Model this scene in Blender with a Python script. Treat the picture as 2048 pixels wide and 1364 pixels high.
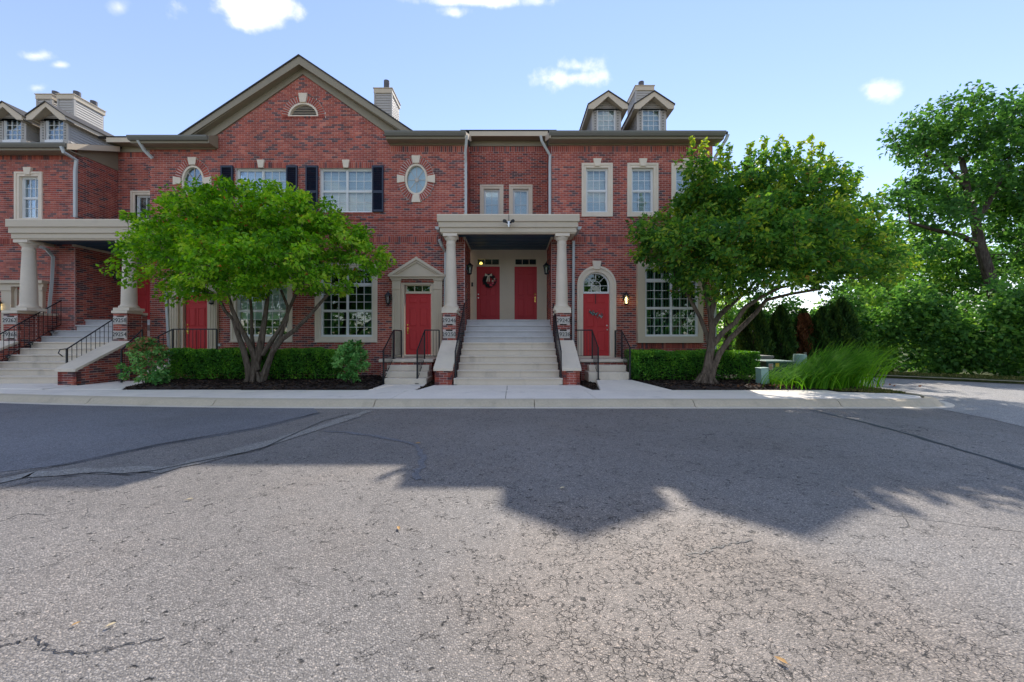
import bpy, math, random
import numpy as np
from mathutils import Vector, Matrix

for o in list(bpy.data.objects): bpy.data.objects.remove(o)
SC = bpy.context.scene
COL = SC.collection
R = random.Random(11)
NR = np.random.RandomState(5)

# ------------------------------------------------------------------ camera
FP, HY, CX, E = 750.0, 675.0, 1024.0, 1.34        # focal length, horizon row, centre column (2048 px wide photo), eye height
cam = bpy.data.cameras.new('camera'); co = bpy.data.objects.new('camera', cam); COL.objects.link(co)
co.location = (0, 0, E); co.rotation_euler = (math.radians(90), 0, 0)
cam.sensor_width = 36; cam.lens = 36*FP/2048; cam.shift_y = -(682-HY)/2048; cam.clip_start = .05; cam.clip_end = 3000
SC.camera = co

# ------------------------------------------------------------------ world, sun, exposure
SUN_EL, SUN_AZ = math.radians(42.8), math.radians(15.4)      # azimuth from +Y towards +X
w = bpy.data.worlds.new('World'); SC.world = w; w.use_nodes = True
nt = w.node_tree; nt.nodes.clear()
def WN(t, **k):
    n = nt.nodes.new(t)
    for a, b in k.items(): setattr(n, a, b)
    return n
sky = WN('ShaderNodeTexSky', sky_type='NISHITA', sun_disc=False, sun_elevation=SUN_EL, sun_rotation=SUN_AZ,
         air_density=1.0, dust_density=0.0, ozone_density=1.0, altitude=200)
hs = WN('ShaderNodeHueSaturation'); hs.inputs['Saturation'].default_value = 1.12; hs.inputs['Value'].default_value = 1.0
gm = WN('ShaderNodeGamma'); gm.inputs[1].default_value = .80
nt.links.new(sky.outputs[0], gm.inputs[0]); nt.links.new(gm.outputs[0], hs.inputs['Color'])
wb = WN('ShaderNodeMix', data_type='RGBA', blend_type='MULTIPLY'); wb.inputs[0].default_value = 1; wb.inputs[7].default_value = (.93, .815, .85, 1)   # white balance of the photograph
nt.links.new(hs.outputs[0], wb.inputs[6])
tc = WN('ShaderNodeTexCoord')
nz = WN('ShaderNodeTexNoise'); nz.inputs['Scale'].default_value = 11; nz.inputs['Detail'].default_value = 7; nz.inputs['Roughness'].default_value = .58
nt.links.new(tc.outputs['Generated'], nz.inputs['Vector'])
def wmath(op, a, b=None):
    n = WN('ShaderNodeMath', operation=op)
    for i, v in enumerate((a, b)):
        if v is None: continue
        if isinstance(v, (int, float)): n.inputs[i].default_value = v
        else: nt.links.new(v, n.inputs[i])
    return n.outputs[0]
def wdot(v):
    n = WN('ShaderNodeVectorMath', operation='DOT_PRODUCT'); n.inputs[1].default_value = v
    nt.links.new(tc.outputs['Generated'], n.inputs[0]); return n.outputs['Value']
nz_s = wmath('MULTIPLY', wmath('SUBTRACT', nz.outputs['Fac'], .5), 3.6)
def pxdir(px, py): return Vector(((px-CX)/FP, 1, (HY-py)/FP))
tot = None
for px, py, rx, ry, st in ((72,112,52,20,1),(120,130,32,12,.8),(75,176,46,20,.9),(490,12,108,34,1),(500,42,64,20,.9),(238,16,28,22,.5),
                           (950,2,140,14,.9),(908,26,44,16,.8),(1135,156,92,30,1),(1155,132,56,24,1),(1755,182,54,32,.95)):
    d = pxdir(px, py); L = d.length; u0, w0 = d.x, d.z
    a = wdot(Vector((1, -u0, 0))*L*FP/rx); b = wdot(Vector((0, -w0, 1))*L*FP/ry)
    q = wmath('SQRT', wmath('ADD', wmath('MULTIPLY', a, a), wmath('MULTIPLY', b, b)))
    v = wmath('MULTIPLY', wmath('MULTIPLY', wmath('MAXIMUM', wmath('ADD', wmath('SUBTRACT', 1.0, q), nz_s), 0), st), wmath('LESS_THAN', q, 2.2))
    tot = v if tot is None else wmath('MAXIMUM', tot, v)
tot = wmath('MULTIPLY', tot, wmath('GREATER_THAN', wdot(Vector((0, 1, 0))), .15))
# out-of-view clouds added round the rest of the sky, denser, as fill light
n2 = WN('ShaderNodeTexNoise'); n2.inputs['Scale'].default_value = 3.1; n2.inputs['Detail'].default_value = 6; n2.inputs['Roughness'].default_value = .55
mp = WN('ShaderNodeMapping'); mp.inputs['Scale'].default_value = (1, 1, 2.4); nt.links.new(tc.outputs['Generated'], mp.inputs[0]); nt.links.new(mp.outputs[0], n2.inputs['Vector'])
oth = wmath('MULTIPLY', wmath('MAXIMUM', wmath('MULTIPLY', wmath('SUBTRACT', n2.outputs['Fac'], .505), 9), 0), wmath('MINIMUM', wmath('MAXIMUM', wmath('MULTIPLY', wmath('SUBTRACT', .42, wdot(Vector((0, 1, 0)))), 5), 0), 1))
tot = wmath('MAXIMUM', tot, oth)
cmr = WN('ShaderNodeMapRange', interpolation_type='SMOOTHSTEP'); cmr.inputs[1].default_value = .02; cmr.inputs[2].default_value = 1.15
nt.links.new(tot, cmr.inputs[0])
cmx = WN('ShaderNodeMix', data_type='RGBA'); nt.links.new(cmr.outputs[0], cmx.inputs[0])
nt.links.new(wb.outputs[2], cmx.inputs[6])
CLOUD_V = 3.6
cmx.inputs[7].default_value = (CLOUD_V, CLOUD_V*.985, CLOUD_V*.985, 1)
SKY_STRENGTH = .15
bg = WN('ShaderNodeBackground'); bg.inputs['Strength'].default_value = SKY_STRENGTH
wo = WN('ShaderNodeOutputWorld')
nt.links.new(cmx.outputs[2], bg.inputs['Color']); nt.links.new(bg.outputs[0], wo.inputs[0])
sl = bpy.data.lights.new('sun', 'SUN'); sl.energy = 2.0; sl.angle = math.radians(.6); sl.color = (1, .93, .84)
so = bpy.data.objects.new('sun', sl); COL.objects.link(so)
sd = Vector((math.sin(SUN_AZ)*math.cos(SUN_EL), math.cos(SUN_AZ)*math.cos(SUN_EL), math.sin(SUN_EL)))
so.rotation_euler = sd.to_track_quat('Z', 'Y').to_euler(); so.location = (0, 0, 40)
SC.view_settings.view_transform = 'Standard'; SC.view_settings.look = 'None'
SC.view_settings.exposure = 1.44; SC.view_settings.gamma = 1
SC.render.engine = 'CYCLES'
SC.cycles.use_denoising = True
SC.cycles.max_bounces = 8; SC.cycles.transparent_max_bounces = 12; SC.cycles.diffuse_bounces = 5
SC.cycles.use_adaptive_sampling = False

# ------------------------------------------------------------------ helpers
def X(px, Y): return (px-CX)*Y/FP
def Z(py, Y): return E-(py-HY)*Y/FP
F = 12.67                                             # plane of the main fronts
def fx(px): return X(px, F)
def fz(py): return Z(py, F)

def tag(o, label=None, cat=None, group=None, kind=None):
    if label: o['label'] = label
    if cat: o['category'] = cat
    if group: o['group'] = group
    if kind: o['kind'] = kind
    return o
def thing(name, loc, label, cat, group=None):
    o = bpy.data.objects.new(name, None); COL.objects.link(o); o.location = loc; o.empty_display_size = .2
    return tag(o, label, cat, group)
def link(o, parent):
    COL.objects.link(o)
    if parent is not None:
        o.parent = parent
        if parent.type == 'EMPTY': o.matrix_parent_inverse = Matrix.Translation(-Vector(parent.location))
    return o

class MB:
    def __init__(s): s.v = []; s.f = []; s.t = []
    def add(s, vs, fs, tone=0.0):
        n = len(s.v); s.v += [tuple(p) for p in vs]; s.f += [tuple(i+n for i in f) for f in fs]; s.t += [tone]*len(fs); return s
    def box(s, x0, x1, y0, y1, z0, z1, tone=0.0):
        if x0 > x1: x0, x1 = x1, x0
        if y0 > y1: y0, y1 = y1, y0
        if z0 > z1: z0, z1 = z1, z0
        return s.add([(x0,y0,z0),(x1,y0,z0),(x1,y1,z0),(x0,y1,z0),(x0,y0,z1),(x1,y0,z1),(x1,y1,z1),(x0,y1,z1)],
                     [(0,3,2,1),(4,5,6,7),(0,1,5,4),(1,2,6,5),(2,3,7,6),(3,0,4,7)], tone)
    def prism(s, poly, axis, d0, d1, tone=0.0):
        """poly in the two other axes (x: y,z / y: x,z / z: x,y), extruded d0..d1 along axis"""
        n = len(poly)
        def mk(p, d): return {'x': (d, p[0], p[1]), 'y': (p[0], d, p[1]), 'z': (p[0], p[1], d)}[axis]
        vs = [mk(p, d0) for p in poly]+[mk(p, d1) for p in poly]
        fs = [tuple(range(n)), tuple(range(2*n-1, n-1, -1))]+[(i, i+n, (i+1) % n+n, (i+1) % n) for i in range(n)]
        return s.add(vs, fs, tone)
    def tube(s, pts, r, n=6, tone=0.0, cap=True, rough=0):
        pts = [Vector(p) for p in pts]; m = len(pts)
        rs = r if isinstance(r, (list, tuple)) else [r]*m
        up = None; vs = []
        for i, p in enumerate(pts):
            d = (pts[min(i+1, m-1)]-pts[max(i-1, 0)])
            if d.length < 1e-9: d = Vector((0, 0, 1))
            d.normalize()
            if up is None: up = Vector((1, 0, 0)) if abs(d.x) < .8 else Vector((0, 1, 0))
            a = d.cross(up)
            if a.length < 1e-6: a = d.cross(Vector((0.3, 1, .2)))
            a.normalize(); b = a.cross(d); up = b
            off = .5 if n == 4 else 0
            for k in range(n):
                an = 2*math.pi*(k+off)/n; q = rs[i]*(1+(rough*(math.sin(3*an+i*.5)*.4+math.sin(5*an-i*.35)*.35+R.uniform(-.3, .3)) if rough else 0)); vs.append(p+a*math.cos(an)*q+b*math.sin(an)*q)
        fs = [(i*n+k, i*n+(k+1) % n, (i+1)*n+(k+1) % n, (i+1)*n+k) for i in range(m-1) for k in range(n)]
        if cap: fs += [tuple(range(n-1, -1, -1)), tuple((m-1)*n+k for k in range(n))]
        return s.add(vs, fs, tone)
    def lathe(s, prof, cx, cy, n=24, tone=0.0):
        vs = [(cx+r*math.cos(2*math.pi*k/n), cy+r*math.sin(2*math.pi*k/n), z) for r, z in prof for k in range(n)]; m = len(prof)
        fs = [(i*n+k, i*n+(k+1) % n, (i+1)*n+(k+1) % n, (i+1)*n+k) for i in range(m-1) for k in range(n)]
        fs += [tuple(range(n-1, -1, -1)), tuple((m-1)*n+k for k in range(n))]
        return s.add(vs, fs, tone)
    def mesh(s, name):
        me = bpy.data.meshes.new(name); me.from_pydata(s.v, [], s.f); me.update()
        a = me.attributes.new('tone', 'FLOAT', 'FACE'); a.data.foreach_set('value', s.t)
        return me
    def build(s, name, mat, parent=None, smooth=False, bevel=0, kind=None):
        me = s.mesh(name)
        if mat: me.materials.append(mat)
        if smooth:
            me.polygons.foreach_set('use_smooth', [True]*len(me.polygons)); 
            if hasattr(me, 'set_sharp_from_angle'): me.set_sharp_from_angle(angle=math.radians(35))
        o = bpy.data.objects.new(name, me); link(o, parent)
        if bevel:
            b = o.modifiers.new('bevel', 'BEVEL'); b.width = bevel; b.segments = 2; b.limit_method = 'ANGLE'
        if kind: o['kind'] = kind
        return o
def boxo(name, mat, parent, *a, **k): return MB().box(*a).build(name, mat, parent, **k)

# ------------------------------------------------------------------ materials
def newmat(name):
    m = bpy.data.materials.new(name); m.use_nodes = True; nt = m.node_tree; nt.nodes.clear()
    out = nt.nodes.new('ShaderNodeOutputMaterial'); bs = nt.nodes.new('ShaderNodeBsdfPrincipled'); nt.links.new(bs.outputs[0], out.inputs[0])
    return m, nt, bs, out
class NB:
    """small node builder"""
    def __init__(s, nt):
        s.nt = nt; g = nt.nodes.new('ShaderNodeNewGeometry'); s.pos = g.outputs['Position']
    def n(s, t, **k):
        n = s.nt.nodes.new(t)
        for a, b in k.items(): setattr(n, a, b)
        return n
    def put(s, sock, v):
        if hasattr(v, 'is_linked') or isinstance(v, bpy.types.NodeSocket): s.nt.links.new(v, sock)
        elif isinstance(v, (tuple, list)) and len(v) == 3 and sock.type == 'RGBA': sock.default_value = (*v, 1)
        else: sock.default_value = v
    def noise(s, scale, detail=4, rough=.55, vec=None, dist=0):
        n = s.n('ShaderNodeTexNoise'); n.inputs['Scale'].default_value = scale; n.inputs['Detail'].default_value = detail
        n.inputs['Roughness'].default_value = rough; n.inputs['Distortion'].default_value = dist
        s.nt.links.new(vec or s.pos, n.inputs['Vector']); return n.outputs['Fac']
    def voro(s, scale, feature='F1', vec=None, out='Distance', rnd=1):
        n = s.n('ShaderNodeTexVoronoi', feature=feature); n.inputs['Scale'].default_value = scale; n.inputs['Randomness'].default_value = rnd
        s.nt.links.new(vec or s.pos, n.inputs['Vector']); return n.outputs[out]
    def math(s, op, a, b=0.0, c=0.0):
        n = s.n('ShaderNodeMath', operation=op)
        for i, v in enumerate((a, b, c)): s.put(n.inputs[i], v)
        return n.outputs[0]
    def rng(s, v, a, b, c=0, d=1, smooth=True):
        n = s.n('ShaderNodeMapRange', interpolation_type='SMOOTHSTEP' if smooth else 'LINEAR')
        for i, q in enumerate((v, a, b, c, d)): s.put(n.inputs[i], q)
        return n.outputs[0]
    def ramp(s, v, stops):
        n = s.n('ShaderNodeValToRGB'); e = n.color_ramp.elements
        while len(e) < len(stops): e.new(.5)
        for el, (p, c) in zip(e, stops): el.position = p; el.color = (*c, 1)
        s.put(n.inputs[0], v); return n.outputs[0]
    def mix(s, f, a, b, mode='MIX'):
        n = s.n('ShaderNodeMix', data_type='RGBA', blend_type=mode); s.put(n.inputs[0], f); s.put(n.inputs[6], a); s.put(n.inputs[7], b); return n.outputs[2]
    def attr(s, name):
        n = s.n('ShaderNodeAttribute', attribute_name=name); return n.outputs['Fac']
    def bump(s, h, bs, strength=.3, dist=.01):
        n = s.n('ShaderNodeBump'); n.inputs['Strength'].default_value = strength; n.inputs['Distance'].default_value = dist
        s.put(n.inputs['Height'], h); s.nt.links.new(n.outputs[0], bs.inputs['Normal'])
    def scalevec(s, v):
        n = s.n('ShaderNodeVectorMath', operation='MULTIPLY'); s.nt.links.new(s.pos, n.inputs[0]); n.inputs[1].default_value = v; return n.outputs[0]

def simple(name, col, rough=.6, var=.12, scale=3, fine=.05, bump=0, bscale=40, metal=0, spec=.5, dirt=0):
    m, nt, bs, out = newmat(name); b = NB(nt)
    f = b.math('ADD', b.math('MULTIPLY', b.math('SUBTRACT', b.noise(scale, 5), .5), var*2.2), 1)
    f = b.math('ADD', f, b.math('MULTIPLY', b.math('SUBTRACT', b.noise(scale*14, 3), .5), fine*2))
    v = b.n('ShaderNodeHueSaturation'); b.put(v.inputs['Color'], col); b.put(v.inputs['Value'], f)
    c = v.outputs[0]
    if dirt:
        d = b.rng(b.noise(1.7, 7, .65, b.scalevec((1, 1, .35))), .52, .75)
        c = b.mix(b.math('MULTIPLY', d, dirt), c, tuple(q*.45 for q in col))
    nt.links.new(c, bs.inputs['Base Color'])
    bs.inputs['Roughness'].default_value = rough; bs.inputs['Metallic'].default_value = metal; bs.inputs['Specular IOR Level'].default_value = spec
    if bump: b.bump(b.noise(bscale, 4), bs, bump, .01)
    return m

def brick_mat(name, tint=(1, 1, 1)):
    m, nt, bs, out = newmat(name); b = NB(nt); t = b.attr('tone')
    c = b.ramp(t, [(0, (.12, .072, .076)), (.13, (.165, .070, .068)), (.22, (.27, .072, .058)), (.5, (.375, .090, .064)), (.8, (.445, .115, .076)), (1, (.51, .17, .115))])
    k = b.math('ADD', b.math('MULTIPLY', b.math('SUBTRACT', b.noise(45, 4), .5), .7), 1)
    k = b.math('MULTIPLY', k, b.math('ADD', b.math('MULTIPLY', b.math('SUBTRACT', b.noise(.55, 4), .5), .5), 1))
    h = b.n('ShaderNodeHueSaturation'); b.put(h.inputs['Color'], c); b.put(h.inputs['Value'], k)
    streak = b.noise(1, 5, .6, b.scalevec((2.6, 2.6, .22)))
    h2 = b.n('ShaderNodeHueSaturation'); nt.links.new(h.outputs[0], h2.inputs['Color']); b.put(h2.inputs['Value'], b.rng(streak, .3, .7, .8, 1.15)); h = h2
    eff = b.rng(b.noise(1.1, 6, .65), .62, .82)
    c2 = b.mix(b.math('MULTIPLY', eff, .22), h.outputs[0], (.42, .34, .32))
    nt.links.new(c2, bs.inputs['Base Color']); bs.inputs['Roughness'].default_value = .85; bs.inputs['Specular IOR Level'].default_value = .25
    b.bump(b.noise(130, 3), bs, .35, .004)
    return m

def foliage(name, stops, trans=.35, rough=.5, attr='tone'):
    m, nt, bs, out = newmat(name); b = NB(nt); t = b.attr(attr)
    c = b.ramp(t, stops)
    nt.links.new(c, bs.inputs['Base Color']); bs.inputs['Roughness'].default_value = rough; bs.inputs['Specular IOR Level'].default_value = .15
    tr = b.n('ShaderNodeBsdfTranslucent'); h = b.n('ShaderNodeHueSaturation'); b.put(h.inputs['Color'], c); h.inputs['Value'].default_value = 1.5; h.inputs['Saturation'].default_value = 1.12
    h.inputs['Hue'].default_value = .485
    nt.links.new(h.outputs[0], tr.inputs[0])
    mx = b.n('ShaderNodeMixShader'); mx.inputs[0].default_value = trans
    nt.links.new(bs.outputs[0], mx.inputs[1]); nt.links.new(tr.outputs[0], mx.inputs[2]); nt.links.new(mx.outputs[0], out.inputs[0])
    return m

def glass_mat(name, tint=(.9, .95, .95), refl=1.0):
    m, nt, bs, out = newmat(name); b = NB(nt)
    tp = b.n('ShaderNodeBsdfTransparent'); tp.inputs[0].default_value = (*tint, 1)
    gl = b.n('ShaderNodeBsdfGlossy'); gl.inputs['Roughness'].default_value = .02; gl.inputs['Color'].default_value = (.95, .97, 1, 1)
    wv = b.n('ShaderNodeBump'); wv.inputs['Strength'].default_value = .02; wv.inputs['Distance'].default_value = .05; b.put(wv.inputs['Height'], b.noise(2.2, 2)); nt.links.new(wv.outputs[0], gl.inputs['Normal'])
    fr = b.n('ShaderNodeFresnel'); fr.inputs['IOR'].default_value = 1.55
    fac = b.math('MINIMUM', b.math('ADD', b.math('MULTIPLY', fr.outputs[0], refl*1.6), .035), 1)
    mx = b.n('ShaderNodeMixShader'); nt.links.new(fac, mx.inputs[0]); nt.links.new(tp.outputs[0], mx.inputs[1]); nt.links.new(gl.outputs[0], mx.inputs[2]); nt.links.new(mx.outputs[0], out.inputs[0])
    return m

def emit_mat(name, col, s):
    m, nt, bs, out = newmat(name); bs.inputs['Base Color'].default_value = (*col, 1); bs.inputs['Emission Color'].default_value = (*col, 1); bs.inputs['Emission Strength'].default_value = s; return m

M = {}
M['brick'] = brick_mat('red_brick')
M['mortar'] = simple('mortar', (.66, .53, .48), .95, .12, 2, .1)
M['stone'] = simple('cast_stone', (.76, .65, .51), .8, .12, 1.5, .06, .15, 60, dirt=.22)
M['trim'] = simple('tan_painted_trim', (.60, .50, .365), .55, .05, 1.5, .03, dirt=.1)
M['fascia'] = simple('olive_fascia', (.27, .23, .155), .5, .06, 1.2, .03, dirt=.15)
M['gutter'] = simple('gutter_metal', (.17, .165, .14), .4, .06, 1.5, .03, spec=.5)
M['siding'] = simple('vinyl_siding', (.42, .39, .35), .55, .06, 2, .03, dirt=.15)
M['downspout'] = simple('pale_downspout', (.50, .52, .50), .4, .06, 2, .03, dirt=.15)
M['white'] = simple('white_frame', (.74, .74, .72), .4, .04, 2, .02)
M['blind'] = simple('white_blind', (.84, .85, .87), .7, .03, 1, .0)
M['slatblind'] = simple('vertical_blind', (.50, .53, .45), .7, .06, 2, .02)
M['curtain'] = simple('grey_curtain', (.16, .18, .18), .9, .15, 4, .05)
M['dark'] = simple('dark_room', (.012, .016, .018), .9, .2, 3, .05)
M['shutter'] = simple('navy_shutter', (.014, .024, .05), .5, .1, 3, .05)
M['soffit'] = simple('navy_soffit', (.02, .065, .105), .45, .1, 2, .05)
M['doorred'] = simple('red_door_paint', (.55, .048, .050), .5, .07, 2.5, .04, spec=.2)
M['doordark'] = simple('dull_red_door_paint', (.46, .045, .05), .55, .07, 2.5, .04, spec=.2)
M['roof'] = simple('dark_shingles', (.045, .042, .04), .9, .25, 4, .2, .5, 30)
M['iron'] = simple('black_iron', (.008, .010, .015), .38, .2, 6, .1)
M['brass'] = simple('brass', (.75, .50, .14), .25, .1, 8, .05, metal=1)
M['steel'] = simple('satin_steel', (.62, .60, .56), .3, .1, 8, .05, metal=1)
M['ink'] = simple('black_ink', (.02, .02, .02), .7, .1, 8, .05)
M['plate'] = simple('number_stone', (.55, .50, .44), .8, .08, 6, .05)
M['step'] = simple('step_concrete', (.72, .625, .50), .85, .10, 1.4, .07, .2, 70, dirt=.45)
M['stepgrey'] = simple('grey_upper_step', (.56, .54, .52), .8, .14, 2.2, .08, .2, 70, dirt=.35)  # upper four porch steps, greyer and darker than the lower ones
M['walk'] = simple('walk_concrete', (.85, .775, .67), .9, .13, 1.1, .08, .25, 60, dirt=.35)
M['kerb'] = simple('kerb_concrete', (.56, .475, .34), .9, .14, 1.6, .16, .4, 60, dirt=.35)
M['pan'] = simple('gutter_pan_concrete', (.70, .63, .52), .9, .12, 1.6, .12, .3, 60, dirt=.2)
M['flue'] = simple('flue_metal', (.11, .10, .095), .4, .3, 6, .2, metal=.6)
M['glass'] = glass_mat('window_glass', (.86, .93, .93), .55)
M['glassdark'] = glass_mat('dark_window_glass', (.60, .76, .72), .45)
def bark_mat(name, dark, light, sc):
    m, nt, bs, out = newmat(name); b = NB(nt)
    fur = b.noise(1, 6, .65, b.scalevec((sc, sc, sc*.16)), .6)
    c = b.ramp(fur, [(.30, dark), (.52, tuple((p+q)/2 for p, q in zip(dark, light))), (.72, light)])
    c = b.mix(b.math('MULTIPLY', b.rng(b.noise(3.2, 4), .55, .7), .35), c, (.16, .17, .13))
    nt.links.new(c, bs.inputs['Base Color']); bs.inputs['Roughness'].default_value = .95; bs.inputs['Specular IOR Level'].default_value = .1
    b.bump(fur, bs, 1.0, .05); return m
M['bark'] = bark_mat('grey_brown_bark', (.05, .036, .027), (.25, .195, .145), 22)
M['barkdark'] = bark_mat('dark_bark', (.035, .026, .022), (.15, .12, .10), 16)
M['pedestal'] = simple('pale_green_enamel', (.27, .42, .36), .45, .08, 3, .04, dirt=.2)
M['greenbox'] = simple('dark_green_enamel', (.035, .09, .07), .45, .1, 3, .05, dirt=.2)
M['greentop'] = simple('mid_green_enamel', (.10, .19, .15), .5, .1, 3, .05, dirt=.2)
M['greytop'] = simple('weathered_grey', (.17, .17, .145), .7, .1, 3, .05)
M['bulb'] = emit_mat('warm_bulb', (1, .72, .30), 6)
M['glow'] = emit_mat('warm_room_light', (1, .50, .12), 2.2)
M['lampglass'] = glass_mat('lamp_glass', (.75, .8, .8), .6)
# ------------------------------------------------------------------ brickwork
CH, BL, JT = .0677, .203, .010                         # course height, stretcher length with joint, joint
NT = 10
def tone_pick():
    r = R.random()
    if r < .17: return R.uniform(.0, .17)
    if r < .88: return R.uniform(.25, .8)
    return R.uniform(.8, 1)
def brick_mesh(l, h, tone, name='brick'):
    return MB().box(-l/2, l/2, -.012, .02, -h/2, h/2, tone)
BRICKS = []
for k in range(16):
    b = brick_mesh(BL-JT, CH-JT, tone_pick()); me = b.mesh('brick'); me.materials.append(M['brick']); BRICKS.append(me)

class Rect:
    def __init__(s, u0, u1, z0, z1): s.u0, s.u1, s.z0, s.z1 = min(u0,u1), max(u0,u1), min(z0,z1), max(z0,z1)
    def cut(s, z0, z1): return (s.u0, s.u1) if z1 > s.z0+.004 and z0 < s.z1-.004 else None
class Oval:
    def __init__(s, cu, cz, a, b, top=False): s.c = (cu, cz, a, b, top)
    def cut(s, z0, z1):
        cu, cz, a, b, top = s.c
        lo = cz if top else cz-b
        if z1 < lo or z0 > cz+b: return None
        zz = min(max(cz, z0), z1); h = a*math.sqrt(max(0, 1-((zz-cz)/b)**2)); return (cu-h, cu+h)

def sub(iv, c):
    out = []
    for a, b in iv:
        if c[1] <= a or c[0] >= b: out.append((a, b)); continue
        if c[0] > a: out.append((a, c[0]))
        if c[1] < b: out.append((c[1], b))
    return out

def wall(parent, O, u, nrm, spans, z0, z1, openings=(), soldiers=(), thick=.22, n_ind=0, hide=(), proud=.005, name='wall', phase=0, backmat=None):
    """parent > wall (mortar backing) > brick pieces + brickwork (the joined rest).
    O + u*t + z: wall plane; nrm: outward; spans(z)->list of intervals; soldiers: (u0,u1,z0,z1,extra)"""
    O = Vector(O); u = Vector(u); nrm = Vector(nrm)
    def P(t, d, z): q = O+u*t+nrm*d; return (q.x, q.y, z)
    bk = MB(); jn = MB(); cand = []
    sgn = 1 if u.cross(Vector((0, 0, 1))).dot(nrm) > 0 else -1
    def bx(mb, a, b, d0, d1, za, zb, tone, back=False):
        vs = [P(a,d1,za), P(b,d1,za), P(b,d1,zb), P(a,d1,zb), P(a,d0,za), P(b,d0,za), P(b,d0,zb), P(a,d0,zb)]
        fs = [(0,1,2,3),(4,0,3,7),(1,5,6,2),(3,2,6,7),(4,5,1,0)]
        if back: fs.append((5,4,7,6))
        if sgn < 0: fs = [f[::-1] for f in fs]
        mb.add(vs, fs, tone)
    nrow = int(round((z1-z0)/CH))
    snap = lambda z: z0+round((z-z0)/CH)*CH
    soldiers = [(q[0], q[1], snap(q[2]), max(snap(q[3]), snap(q[2])+CH), q[4]) for q in soldiers]
    sol = [Rect(s[0], s[1], s[2], s[3]) for s in soldiers]
    for i in range(nrow):
        za = z0+i*CH; zb = za+CH
        iv = spans((za+zb)/2)
        for o in openings:
            c = o.cut(za, zb)
            if c: iv = sub(iv, c)
        for a, b in iv:
            if b-a > .01: bx(bk, a, b, -thick, 0, za, zb, 0, True)
        for s in sol:
            c = s.cut(za, zb)
            if c: iv = sub(iv, c)
        for a, b in iv:
            if b-a < .03: continue
            off = (BL/2 if (i+phase) % 2 else 0)
            k = math.floor((a-off)/BL)
            t = off+k*BL
            while t < b:
                p, q = max(t, a)+JT/2, min(t+BL, b)-JT/2
                if q-p > .02:
                    full = (q-p) > BL-JT-.002
                    j = R.uniform(-.002, .002)
                    if full and n_ind: cand.append((p, q, za, zb, j))
                    else: bx(jn, p, q, -.02, proud+j, za+JT/2, zb-JT/2, tone_pick())
                t += BL
    for (u0, u1, s0, s1, ex) in soldiers:
        iv = [(min(u0,u1), max(u0,u1))]
        for o in openings:
            c = o.cut(s0+.02, s1-.02)
            if c: iv = sub(iv, c)
        for a, b in iv:
            n = max(1, int(round((b-a)/CH))); ww = (b-a)/n
            for k in range(n): bx(jn, a+k*ww+JT/2, a+(k+1)*ww-JT/2, -.02, proud+ex+R.uniform(-.002, .002), s0+JT/2, s1-JT/2, tone_pick())
    w_ = bk.build(name, backmat or M['mortar'], parent)
    if n_ind:
        def key(c):
            q = O+u*((c[0]+c[1])/2); y = max(q.y, .1)
            px = CX+FP*q.x/y; py = HY-FP*((c[2]+c[3])/2-E)/y
            hid = any(h[0] < px < h[2] and h[1] < py < h[3] for h in hide) or px < 0 or px > 2048
            return (hid, q.y if abs(nrm.y) > .5 else q.y+1, abs(px-1024)+.6*abs(py-560))
        cand.sort(key=key)
        ang = math.atan2(u.y, u.x)
        if sgn < 0: ang += math.pi
        for c in cand[:n_ind]:
            o = bpy.data.objects.new('brick', R.choice(BRICKS))
            q = O+u*((c[0]+c[1])/2)+nrm*(proud-.012+c[4])
            o.location = (q.x, q.y, (c[2]+c[3])/2); o.rotation_euler.z = ang
            COL.objects.link(o); o.parent = w_
        for c in cand[n_ind:]: bx(jn, c[0], c[1], -.02, proud+c[4], c[2]+JT/2, c[3]-JT/2, tone_pick())
    if jn.v: jn.build('brickwork', M['brick'], w_, kind='stuff')
    return w_

def ring(parent, cx, cz, a, b, Y, dr, a0, a1, n, name='arch_brick', skip=(), d=.03, mat=None):
    """radial bricks round an opening of half axes a,b"""
    for k in range(n):
        t0 = a0+(a1-a0)*k/n; t1 = a0+(a1-a0)*(k+1)/n; tm = (t0+t1)/2
        if any(s0 < tm < s1 for s0, s1 in skip): continue
        g = (t1-t0)*.2
        def p(t, r): return (cx+(a+r)*math.cos(t), cz+(b+r)*math.sin(t))
        MB().prism([p(t0+g, 0), p(t0+g*.8, dr), p(t1-g*.8, dr), p(t1-g, 0)], 'y', Y-d, Y+.05, R.uniform(.3, .85)).build(name, mat or M['brick'], parent)

def oval_frame(name, mat, parent, cx, cz, a, b, da, Y0, Y1, n=40, t0=0, t1=2*math.pi):
    mb = MB(); full = abs(t1-t0-2*math.pi) < 1e-6
    m = n if full else n+1; vs = []
    for k in range(m):
        t = t0+(t1-t0)*k/n; c, s = math.cos(t), math.sin(t)
        vs += [(cx+a*c, Y0, cz+b*s), (cx+(a+da)*c, Y0, cz+(b+da)*s), (cx+(a+da)*c, Y1, cz+(b+da)*s), (cx+a*c, Y1, cz+b*s)]
    fs = []
    for k in range(n):
        i, j = k*4, ((k+1) % m)*4
        fs += [(i, i+1, j+1, j), (i+1, i+2, j+2, j+1), (i+2, i+3, j+3, j+2), (i+3, i, j, j+3)]
    if not full: fs += [(3, 2, 1, 0), tuple((m-1)*4+q for q in range(4))]
    mb.add(vs, fs); return mb.build(name, mat, parent, smooth=True)

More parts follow.
